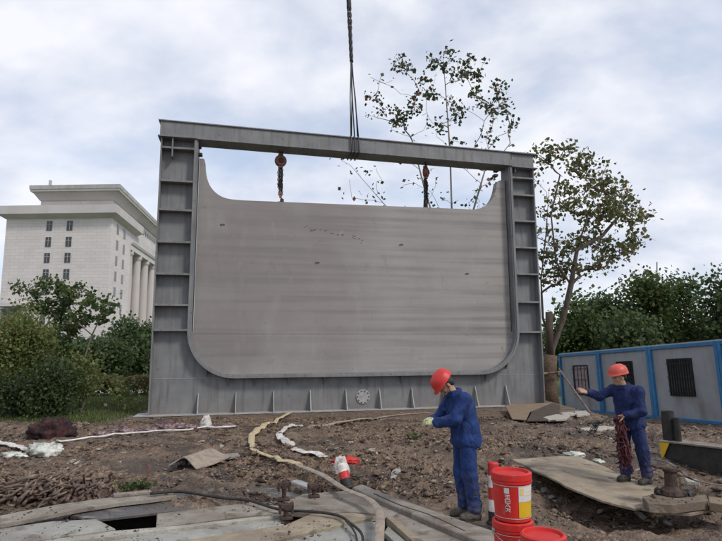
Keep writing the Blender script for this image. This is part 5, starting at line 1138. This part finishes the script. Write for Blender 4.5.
# flat hoses and cables
def lay(name, px, wpx, m, label, cat, n=10, flat=.35, lift=.0, wob=0, k=5, rs=None, zs=None, group=None):
    pts = smoothpoly([(x, y) for x, y in px], k); out = []; rr_ = []
    for i, (x, y) in enumerate(pts):
        p = onground(x, y) if zs is None else G(x, y, zs[min(int(i/k), len(zs)-1)]); d = math.hypot(p.x, p.y)
        q = i/k; i0 = int(q); wv = wpx if not isinstance(wpx, (list, tuple)) else wpx[min(i0, len(wpx)-1)]*(1-(q-i0))+wpx[min(i0+1, len(wpx)-1)]*(q-i0)
        r = wv/F0*d/2*(1+wob*.8*(float(vn(np.array([i*.16]), np.array([px[0][0]])))-.5)); rr_.append(r); p = p+Vector((0, 0, r*flat+lift)); out.append(p)
    zz_ = [p.z for p in out]; W_ = 9 if wob else 16
    zz_ = [sum(zz_[max(0, i-W_):i+W_+1])/len(zz_[max(0, i-W_):i+W_+1])*.6+.4*max(zz_[max(0, i-2):i+3]) for i in range(len(out))] if zs is None else zz_
    out = [Vector((p.x, p.y, z)) for p, z in zip(out, zz_)]
    mb = MB(); mb.tube(out, rr_, n, flat=flat, up=(0, 0, 1))
    if wob:      # creases and kinks of a flattened hose
        V_ = np.array(mb.v); a_ = wob*.06*np.mean(rr_)/.05; V_[:, 2] += a_*(fbm(V_[:, 0]*14, V_[:, 1]*14, V_[:, 2]*5, 3)-.4); V_[:, 0] += a_*(fbm(V_[:, 0]*11+5, V_[:, 1]*11, o=3)-.5)*1.5; mb.v = [tuple(q) for q in V_]
    return tag(mb.build(name, m, smooth=not wob), label, cat, group)
lay('flat_hose', [(291, 415), (277.5, 424), (262, 430), (254.7, 437), (251.6, 446), (259, 456), (280.6, 464), (300, 471)], [3, 4.2, 6.5, 7.5, 6.5, 5.5, 6, 7], M['hose_yellow'], 'ochre flat hose curling over the mud from the foot of the frame', 'hose', wob=.35, lift=.05)
lay('flat_hose', [(299, 470.5), (323, 481), (344.6, 495), (366, 504), (376, 513), (380, 524), (379.7, 541), (378, 570)], [6, 7, 6.5, 7, 8.5, 9, 9.5, 10], M['hose_brown'], 'muddy brown end of the flat hose dropping over the timber deck', 'hose', wob=.12, lift=.06, zs=[.10, .11, .13, .13, .13, .13, .10, .08])
lay('flat_hose', [(430, 413.5), (399.5, 415.5), (360, 421.5), (330, 426), (305, 428.5)], [1.6, 2.4, 4, 5, 3.5], M['hose_brown'], 'pale brown end of the second hose lying behind its white bend', 'hose', wob=.3, lift=.02)
lay('flat_hose', [(302, 427.5), (290, 428.5), (281, 433), (279.5, 438), (285, 445.7), (302, 453), (318, 457), (326, 460.5)], [3, 4.5, 5, 7, 8.5, 8, 9, 5], M['hose_white'], 'crumpled white flat hose bending over the mud in the middle of the site', 'hose', wob=.13, lift=.03, k=9, n=14, flat=.22)
lay('rope', [(324, 460), (338.5, 462.5), (343, 464)], 2.0, M['hose_brown'], 'short thin rope joining the white hose to the fallen warning post', 'rope', lift=.02)
lay('power_cable', [(150, 495), (180, 493), (210.5, 497.5), (230, 500), (250, 502), (280.6, 511), (314, 513), (338.5, 517), (351, 525), (361, 534), (363, 545), (362, 570)], 2.6, M['dark'], 'black cable snaking over the beams along the bottom', 'cable', flat=1, zs=[.12, .12, .13, .13, .13, .12, .12, .12, .12, .12, .10, .10])
lay('power_cable', [(346, 522), (353, 530), (357, 541), (356, 560)], 1.8, M['dark'], 'second thinner black cable hanging beside the first at the bottom', 'cable', flat=1, zs=[.12, .11, .11, .10])
lay('thin_hose', [(57, 442), (90, 440), (130, 436.5), (170, 433), (200, 430.5), (235, 428)], 1.9, M['post_white'], 'thin pale hose running straight across the mud from the maroon bundle', 'hose', flat=.8, lift=.03)
lay('thin_hose', [(374, 494.5), (400, 506), (430, 516), (465, 532)], 1.4, M['dark'], 'thin dark cord lying along the timber baulk', 'cord', flat=1, zs=[.125, .125, .125, .125])
# cloths and bundles: crumpled closed lumps
def crumple(name, px, py, wpx, hpx, m, label, cat, dep=.5, seed=0, rough=.9, sub=3, sink=.3, group=None):
    p = onground(px, py); d = p.y; w_ = wpx/F0*d/2; h = hpx/F0*d*.62; v, f = ICO[4 if sub == 3 else sub]; sd_ = seed*5.1
    n = fbm(v[:, 0]*2.2+sd_, v[:, 1]*2.2, v[:, 2]*2.2, 4, .6)-.5
    n2 = 1-np.abs(2*fbm(v[:, 0]*2.6+sd_, v[:, 1]*2.6+4, v[:, 2]*2.6, 2)-1); n3 = 1-np.abs(2*fbm(v[:, 0]*6+sd_, v[:, 1]*6+1, v[:, 2]*6, 2)-1)
    V = v*(1+rough*n+.38*rough*(n2-.75)+.20*(n3-.75))[:, None]*np.array((w_, dep/2, h)); V[:, 2] = np.maximum(V[:, 2], -h*.35)
    o = np_mesh(name, V, np.array(f), m, smooth=sub > 2); o.location = (p.x, p.y+dep*.35, p.z+h*sink); return tag(o, label, cat, group)
crumple('cloth_bundle', 45, 440.5, 45, 23, M['maroon'], 'dark maroon bundle of cloth and netting humped at the edge of the lawn', 'bundle', .8, 3, 1.1, 3, .35)
crumple('plastic_sheet', 38, 457, 36, 15, M['tarp'], 'crumpled greenish-white plastic sheet in front of the maroon bundle', 'plastic sheet', .45, 8, 1.5, 3, .25)
crumple('plastic_sheet', 9, 457.5, 26, 6, M['tarp'], 'flat trailing end of white sheet at the left edge', 'plastic sheet', .3, 9, 1.2, 3, .2)
lay('wide_hose', [(-6, 445), (6, 447), (18, 450), (24, 453)], [7, 7, 6.5, 6], M['hose_white'], 'pinkish wide hose end at the left edge beside the white sheet', 'hose', wob=.25, lift=.03)
for i, (px, py, w_, h, lab) in enumerate(((98, 436.5, 16, 6, 'small mauve crumpled rag, leftmost of the row behind the thin pale hose'), (120, 434.5, 22, 7, 'mauve crumpled rag second from the left behind the thin pale hose'), (143, 433, 20, 6, 'mauve crumpled rag in the middle of the row behind the thin pale hose'), (165, 431, 26, 9, 'largest mauve crumpled rag below the left column'), (186, 431, 18, 7, 'mauve crumpled rag left of the pale sack'), (222, 427, 30, 4, 'long flat mauve rag right of the pale sack'))):
    crumple('rag', px, py, w_, h, M['mauve'], lab, 'rag', .4, 20+i, 1.6, 3, .15, 'mauve rags below the left column')
crumple('small_sack', 205, 429.5, 11, 14, M['hose_white'], 'small pale sack standing at the foot of the frame near the left column', 'sack', .22, 31, .5, 3, .5)
# bent steel sheet with a dark hollow under it
def sheet(name, fn, nu, nv, th, m, label, cat, group=None):
    P_ = [[Vector(fn(i/nu, j/nv)) for j in range(nv+1)] for i in range(nu+1)]; mb = MB(); W_ = nv+1
    vs = [p for r in P_ for p in r]; vs2 = [p-Vector((0, 0, th)) for p in vs]; n = len(vs); fs = []
    for i in range(nu):
        for j in range(nv): a = i*W_+j; q = (a, a+1, a+W_+1, a+W_); fs.append(q); fs.append(tuple(n+k for k in q[::-1]))
    bd = [i*W_ for i in range(nu+1)]+[nu*W_+j for j in range(1, nv+1)]+[i*W_+nv for i in range(nu-1, -1, -1)]+[j for j in range(nv-1, 0, -1)]
    for a, b in zip(bd, bd[1:]+bd[:1]): fs.append((a, b, n+b, n+a))
    mb.add(vs+vs2, fs); return tag(mb.build(name, m, smooth=False), label, cat, group)
qa, qb, qc, qd = G(168, 466, .05), G(196, 470, .05), G(232, 456, .12), G(192, 453, .05)
def bent(u, v):
    p = qa.lerp(qb, u)*(1-v)+(qd.lerp(qc, u))*v; return (p.x, p.y, p.z+.20*math.exp(-((u-.55)/.28)**2)*(1-.5*v)+.02*math.sin(9*u+4*v))
sheet('bent_sheet', bent, 12, 6, .015, M['hose_brown'], 'buckled muddy steel sheet with a dark hollow beneath, in front of the left column', 'sheet')
slab('scrap_or_shade', [(184, 467.5), (205, 466), (212, 470), (196, 474.5), (182, 473)], .05, .03, M['plydark'], 'dark panel painting the shaded hollow under the buckled steel sheet', 'board')  # dark panel stands for the shade in the cavity below the sheet
slab('scrap_or_shade', [(190, 456), (238, 452.5), (240, 455), (200, 461), (188, 462)], .11, .05, M['timber'], 'pale muddy board lying right of the buckled steel sheet', 'board', rough=.01)
slab('scrap_or_shade', [(113, 493), (150, 489.5), (152, 491), (114, 495)], .14, .04, M['timber'], 'short pale stick of wood above the thin plank', 'board')
# steel rail clamps
def clampd(px, py, h, label):
    p = G(px, py, .08); t = thing('rail_clamp', label, 'clamp', p, rad(15), 'steel clamps on the front beams')
    mb = MB(); mb.box((0, 0, .015), (.14, .10, .03)); mb.build('foot', M['rustdark'], t, bevel=.004)
    mb = MB(); mb.lathe([(.028, .03), (.028, h*.55), (.045, h*.58), (.045, h*.72), (.026, h*.75), (.024, h)], 12); mb.build('screw', M['rustdark'], t)
    mb = MB(); mb.box((.0, 0, h*.80), (.16, .07, .05)); mb.box((.07, 0, h*.68), (.03, .07, .12)); mb.box((-.07, 0, h*.68), (.03, .07, .12)); mb.build('jaw', M['rustdark'], t, bevel=.006)
clampd(284, 500, .25, 'tall dark steel clamp standing left of the brown hose'); clampd(314, 497, .17, 'shorter dark steel clamp beside the brown hose'); clampd(286, 519, .18, 'dark steel clamp nearest the bottom, straddling the black cable')
slab('steel_offcut', [(291, 481), (296, 479), (310, 483), (307, 487)], .16, .04, M['gatelip'], 'blue-grey steel offcut between the two rear clamps', 'offcut')
# warning posts
def wpost(root, axis, L_, r, bands, base, label):
    t = thing('warning_post', label, 'warning post', root, 0, 'red and white warning posts'); ax = Vector(axis).normalized(); R_ = Vector((0, 0, 1)).rotation_difference(ax).to_matrix()
    if base: mb = MB(); mb.lathe([(.0, 0), (r*1.5, 0), (r*1.5, .02), (r*1.12, .04), (r*1.1, .14), (0, .14)], 20, (0, 0, 0), R_); mb.build('base', M['dark'], t)
    z = .14 if base else 0; seg = (L_-z)/len(bands)
    for i, bd in enumerate(bands):
        mb = MB(); a = z+seg*i; b = a+seg-.001; top = i == len(bands)-1
        mb.lathe([(0, a), (r, a), (r, b)]+([(r*.8, b+.015), (0, b+.02)] if top else [(0, b)]), 20, (0, 0, 0), R_); mb.build('band', M['post_red'] if bd == 'r' else M['post_white'], t, smooth=False)
wpost(G(495, 524, .02), (.02, .05, 1), .66, .065, 'wrwr', True, 'red and white warning post standing between the bending worker and the buckets')
q = G(348, 489, .04); wpost(q, (-.28, .35, .9), .34, .075, 'rw', True, 'short red and white warning post leaning over beside the white hose')
crumple('white_bag', 341, 478, 15, 20, M['hose_white'], 'crumpled white bag leaning against the short warning post', 'bag', .15, 41, .5, 3, .55)
crumple('rag', 346, 463, 24, 6, M['post_red'], 'faded red rag on the mud behind the white bag', 'rag', .3, 43, 1.8, 3, .05)
# buckets
GLYPH = {0: [((-1, .8), (1, .8)), ((0, 1), (0, -1)), ((-1, 0), (1, 0)), ((-.8, -.9), (.9, -.9))], 1: [((-1, 1), (-1, -1)), ((-1, 1), (1, 1)), ((1, 1), (1, -1)), ((-1, 0), (1, 0)), ((-1, -1), (1, -1))],
         2: [((0, 1), (-1, -1)), ((0, 1), (1, -1)), ((-.6, -.2), (.6, -.2))], 3: [((-1, .6), (1, .6)), ((-.2, 1), (-.2, -.2)), ((-.2, -.2), (-1, -1)), ((0, 0), (1, -1)), ((.4, .3), (1, .1))]}
def bucket(loc, rz, label, full=True, h=.40, r=.170, rb=.150):
    t = thing('paint_bucket', label, 'bucket', loc, rz, 'red plastic paint buckets')
    mb = MB(); mb.lathe([(0, 0), (rb-.012, 0), (rb, .012), (rb+.015, h*.80), (rb+.010, h*.80+.004), (r-.006, h*.81), (r-.006, h*.86), (0, h*.86)], 48); bd = mb.build('bucket_body', M['bucket'], t, smooth=False)
    mb = MB()
    prof = [(0, h-.022), (r-.028, h-.022), (r-.024, h), (r-.012, h+.002), (r+.003, h-.008), (r+.004, h-.055), (r-.003, h-.058), (r-.003, h-.063), (r+.004, h-.066), (r+.004, h-.080), (r-.004, h-.082), (0, h-.07)]
    mb.lathe(prof, 48); mb.build('lid', M['bucket'], t)
    def patch(name, a0, a1, z0, z1, m, off=.0015):
        mb = MB(); n = max(2, int((a1-a0)/.08)); rz_ = lambda z: rb+.015*z/(h*.8)+off
        lo = [(math.cos(a0+(a1-a0)*i/n), math.sin(a0+(a1-a0)*i/n)) for i in range(n+1)]
        vs = []; 
        for (c_, s_) in lo:
            for z in (z0, z1):
                for q in (0, .0012): rr_ = rz_(z)+q; vs.append((c_*rr_, s_*rr_, z))
        fs = []
        for i in range(n):
            a = 4*i; b = a+4; fs += [(a+1, b+1, b+3, a+3), (a, a+2, b+2, b), (a, b, b+1, a+1), (a+2, a+3, b+3, b+2)]
        fs += [(0, 1, 3, 2), (4*n, 4*n+2, 4*n+3, 4*n+1)]
        mb.add(vs, fs); return mb.build(name, m, bd)
    patch('print_line', -3.12, 3.12, h*.755, h*.765, M['white']); patch('print_line', -3.12, 3.12, h*.095, h*.105, M['white'])
    f0 = -math.pi/2      # faces -Y before rz
    if full:
        patch('label_panel', f0+.12, f0+1.15, h*.44, h*.75, M['white']); patch('label_panel', f0+.12, f0+1.15, h*.12, h*.435, M['yellow'])
        patch('label_square', f0+.20, f0+.42, h*.58, h*.72, M['gold'], .0035); patch('label_rule', f0+.52, f0+1.08, h*.64, h*.655, M['gold'], .0035); patch('label_rule', f0+.52, f0+1.08, h*.56, h*.57, M['gold'], .0035)
        patch('print_mark', f0-.62, f0-.36, h*.61, h*.72, M['white'])
    mb = MB(); zc = [.545, .455, .365, .275] if full else [.5, .38, .26]; ac = f0-.46 if full else f0+.2; w_ = .019 if full else .026
    for i, zq in enumerate(zc):
        for (x0, y0), (x1, y1) in GLYPH[i % 4]:
            def pt(x, y): z = h*zq+y*w_*.82; a = ac+x*w_/rb; rr_ = rb+.015*z/(h*.8)+.003; return Vector((math.cos(a)*rr_, math.sin(a)*rr_, z))
            mb.bar(pt(x0, y0), pt(x1, y1), .005, .003, up=(math.cos(ac), math.sin(ac), 0))
    mb.build('lettering', M['white'], bd)
    mb = MB()
    for sg in (1, -1): mb.box((sg*(r+.006), 0, h*.80), (.02, .035, .03))
    pts = [Vector((math.cos(a)*(r+.012), -.02-math.sin(a)*.0+.0, h*.80)) for a in (0,)]
    mb.tube([Vector(((r+.012)*math.cos(a), -(r+.014)*math.sin(a), h*.80-.10*math.sin(a))) for a in (math.pi*i/20 for i in range(21))], .0028, 6); mb.build('wire_handle', M['gatelip'], t, smooth=True) if not full else None
    return t
BK = Vector((0, 0, 0)); pb = A(514.5, 519, 5.0)
bb = Vector((pb.x, 5.05, pb.z-.012)); 
bucket(bb, rad(-2), 'upper red bucket with a white and yellow label, stacked on another')
bucket(bb-Vector((.003, -.005, .402)), rad(10), 'lower red bucket carrying the labelled one', False)
pc = A(543, 533, 4.55); bucket((pc.x, pc.y, pc.z-.40), rad(-14), 'single red bucket at the bottom, right of the stacked pair', False)
slab('bucket_board', [(470, 553), (500, 546), (620, 556), (640, 600), (480, 600)], .0, .05, M['timber'], 'muddy board lying under the red buckets', 'board', GB)
# plywood sheets on the right
slab('plywood_sheet', [(512, 459), (560, 456), (578, 455), (604, 462.5), (630, 472.5), (655, 479), (668, 488), (660, 498), (634, 502), (601, 497.5), (575, 491), (545, 476)], .12, .03, M['ply'], 'large pale muddy plywood sheet the indigo worker stands on', 'plywood sheet', None, .004, rough=.012,
     dz=(.0, .0, -.02, -.06, -.085, -.085, -.085, -.085, -.075, -.03, .02, .02))
slab('plywood_sheet', [(505, 407.5), (552, 405.5), (530, 413), (526, 419.5), (512, 418.5)], .12, .03, M['plybrown'], 'light brown board propped at the foot of the right column', 'board', dz=(.08, .10, .05, .0, .0))
slab('shaded_ply', [(552, 406), (560, 407), (556, 420), (527, 420.5), (532, 413)], .10, .03, M['plydark'], 'dark brown board painted as the shaded side of the light brown one, at the right column', 'board', dz=(.10, .06, .0, .0, .05))  # unlit side of the upturned plywood, put in as a darker colour
slab('muddy_board', [(640, 507), (668, 502), (712, 502), (716, 508), (690, 513), (660, 511)], .05, .04, M['ply'], 'muddy pale board at the bottom right corner under the timber block', 'board', rough=.012)
for i, (pxs, lab) in enumerate((([(543, 417), (556, 414), (570, 415), (566, 418.5), (548, 419)], 'pale broken slab lying right of the dark board'), ([(560, 412.5), (572, 411.5), (577, 413.5), (564, 415)], 'small pale slab at the foot of the wrapped tree'), ([(574, 411), (586, 410.5), (590, 413.5), (577, 415)], 'pale slab near the lower end of the prop pole'), ([(580, 428), (604, 425.5), (616, 427), (600, 430), (583, 431)], 'pale scrap sheet left of the indigo worker'), ([(684, 477.5), (697, 479), (700, 481.5), (686, 480.5)], 'small white slab below the dark steel beam'))):
    slab('broken_slab', pxs, .13 if i < 4 else .08, .07, M['mudstone'], lab, 'slab', 'pale broken slabs on the right', .012)
# dark box beam with bollard pipes on it
bm_ = [G(654, 437.5, .36), G(676, 435.5, .36), G(790, 447, .36), G(790, 452, .36), G(659, 440.5, .36)]
t = thing('box_beam', 'dark steel beam with a pale muddy top lying on the right, yellow at its end', 'steel beam', Vector((bm_[0].x, bm_[0].y, 0)))
o_ = t.location.copy(); e0, e1 = G(660, 440.0, .36), G(800, 456, .36); dr = (e1-e0).normalized(); sd_ = Vector((-dr.y, dr.x, 0))
def bmpt(s_, w_, z): p = e0+dr*s_+sd_*w_; return Vector((p.x, p.y, z))-o_
LB = (e1-e0).length
mb = MB(); mb.prism([bmpt(-.02, -.03, .33), bmpt(LB, -.03, .33), bmpt(LB, .36, .33), bmpt(-.02, .36, .33)], [bmpt(-.02, -.03, .36), bmpt(LB, -.03, .36), bmpt(LB, .36, .36), bmpt(-.02, .36, .36)]); mb.build('top_plate', M['timber'], t, bevel=.004)
mb = MB(); mb.prism([bmpt(.04, .03, -.12), bmpt(LB, .03, -.12), bmpt(LB, .05, -.12), bmpt(.04, .05, -.12)], [bmpt(.04, .03, .329), bmpt(LB, .03, .329), bmpt(LB, .05, .329), bmpt(.04, .05, .329)]); mb.build('web', M['dark'], t)
mb = MB(); mb.prism([bmpt(-.02, -.05, -.14), bmpt(LB, -.05, -.14), bmpt(LB, .34, -.14), bmpt(-.02, .34, -.14)], [bmpt(-.02, -.05, -.121), bmpt(LB, -.05, -.121), bmpt(LB, .34, -.121), bmpt(-.02, .34, -.121)]); mb.build('bottom_plate', M['dark'], t)
mb = MB(); mb.prism([bmpt(.0, .0, -.119), bmpt(.02, .30, -.119), bmpt(.036, .30, -.119), bmpt(.016, .0, -.119)], [bmpt(.0, .0, .328), bmpt(.02, .30, .328), bmpt(.036, .30, .328), bmpt(.016, .0, .328)]); mb.build('end_plate', M['timber_yellow'], t)
mb = MB(); mb.prism([bmpt(.018, -.025, .02), bmpt(.16, -.025, .326), bmpt(-.01, -.025, .326)], [bmpt(.018, .0, .02), bmpt(.16, .0, .326), bmpt(-.01, .0, .326)]); mb.build('end_gusset', M['yellow'], t)
for s0, w0, r, h, lab in ((.10, .16, .105, .50, 'tall black pipe stub standing on the end of the dark steel beam'), (.27, .10, .055, .40, 'shorter black pipe stub right behind the tall one on the steel beam')):
    p = bmpt(s0, w0, .361)+o_; mb = MB(); mb.lathe([(0, .0), (r, 0), (r, h), (r-.012, h), (r-.012, h-.12), (0, h-.12)], 28); o = mb.build('pipe_stub', M['dark']); o.location = p
    tag(o, lab, 'pipe', 'pipe stubs on the steel beam')
# timber block with a jack stand and heaped mud on it
slab('timber_block', [(642, 497), (655, 492.5), (690, 496), (706, 494), (708, 500), (672, 504.5), (648, 503)], .17, .11, M['blockwood'], 'squared brown timber block under the muddy jack stand', 'timber block', None, .008)
slab('timber_block', [(708, 496), (740, 500), (740, 507), (709, 502)], .16, .10, M['plybrown'], 'brown timber block cut off by the right edge', 'timber block', None, .008)
p = G(672, 494, .18); t = thing('jack_stand', 'muddy rusty jack stand on the brown timber block below the dark steel beam', 'jack', p)
mb = MB(); mb.lathe([(0, 0), (.15, 0), (.13, .05), (.09, .08), (.075, .10), (.07, .26), (.09, .28), (.09, .30), (0, .30)], 14); mb.build('column', M['rustdark'], t, bevel=.003)
mb = MB(); mb.box((-.06, 0, .315), (.32, .16, .03), Euler((0, rad(8), 0)).to_matrix()); mb.build('head_plate', M['rustdark'], t, bevel=.004)
mb = MB()
for k in range(26): a = rn.uniform(0, 6.28); d = rn.uniform(.08, .24); mb.blob((math.cos(a)*d, math.sin(a)*d*.6, .01+.05*(1-d/.24)), rn.uniform(.025, .05), k, .5, 1)
mb.build('mud_heap', M['dark'], t)
lay('steel_strap', [(656, 460), (668, 463), (680, 471), (692, 480), (715, 485), (740, 486)], 3.0, M['grey_slab'], 'curved grey strap sloping from the beam end to the right edge', 'strap', zs=[.34, .33, .26, .16, .12, .12])
# small stones and scraps, each its own thing
spots = [(376, 462), (385, 475), (392, 479), (396, 474), (372, 452), (350, 443), (331, 446), (327, 442), (415, 455), (438, 448), (500, 445), (493, 424), (520, 428), (535, 440), (556, 437), (560, 463), (578, 448), (545, 490), (551, 497), (610, 438), (634, 430), (668, 470), (690, 455), (700, 431), (694, 428), (640, 470), (430, 470), (404, 483), (222, 446), (201, 444), (240, 440), (150, 455), (120, 462), (160, 447), (98, 452), (72, 462), (305, 440), (440, 436), (455, 470), (672, 425), (710, 424), (655, 523), (668, 524), (640, 517), (700, 512), (585, 520), (600, 512), (620, 525)]
mes = []
for v in range(6):
    mb = MB(); mb.blob((0, 0, 0), 1, 50+v, .7, 2, (1.3, .9, .45)); mes.append(mb.build('stone', M['mudstone']))
for i, (x, y) in enumerate(spots):
    p = onground(x, y); o = mes[i % 6] if i < 6 else mes[i % 6].copy()
    if i >= 6: C.objects.link(o)
    s_ = rn.uniform(.025, .075); o.location = p+Vector((0, 0, s_*.2)); o.scale = (s_, s_, s_); o.rotation_euler = (rn.uniform(-.4, .4), rn.uniform(-.4, .4), rn.uniform(0, 6))
    tag(o, 'small pale stone lying on the churned brown mud', 'stone', 'pale stones scattered on the mud')
crumple('paper_scrap', 575, 456, 20, 5, M['tarp'], 'crumpled greenish film on the upper edge of the plywood sheet', 'film', .25, 61, 1.7, 3, .3)
crumple('paper_scrap', 599, 461, 10, 4, M['tarp'], 'small white crumpled scrap on the plywood sheet', 'film', .15, 62, 1.5, 3, .3)
# weeds
for px, py, n, lab in ((142, 489, 70, 'low green weed above the thin plank'), (128, 491, 50, 'smaller green weed left of the other one, above the thin plank'), (414, 441, 35, 'tiny green weed on the mud left of the bending worker')):
    p = onground(px, py); mb = MB()
    P_ = np.array(p)+rng.normal(0, .07, (n, 3))*np.array([1.2, .8, .4])+np.array([0, 0, .07]); V, Fl = leafcloud(P_, .06, -.3); mb.add(V.tolist(), [tuple(q) for q in Fl.tolist()]); [mb.tube([p, Vector(q)], .003, 3) for q in P_[::2]]; o = mb.build('weed', M['lf_mid']); tag(o, lab, 'weed', 'weeds on the mud')
p = onground(147, 489); tag(MB().tube([p, p+Vector((0, 0, .33))], .012, 6).build('steel_pin', M['rustred']), 'thin rusty pin stuck upright beside the green weed', 'pin')

CR = np.array(CR); keep = sst(.42, .62, fbm(CR[:, 0]*1.6+3, CR[:, 1]*1.9, o=4))*.55+.01 > rng.random(len(CR)); CR = CR[keep]
V, Fc = clodmesh(len(CR), CR[:, :2], CR[:, 2]+.001, .0035)
tag(np_mesh('mud_crumbs', V, Fc, M['clods']), 'crumbs of mud trodden onto the planks, plates and boards', 'mud', kind='stuff')
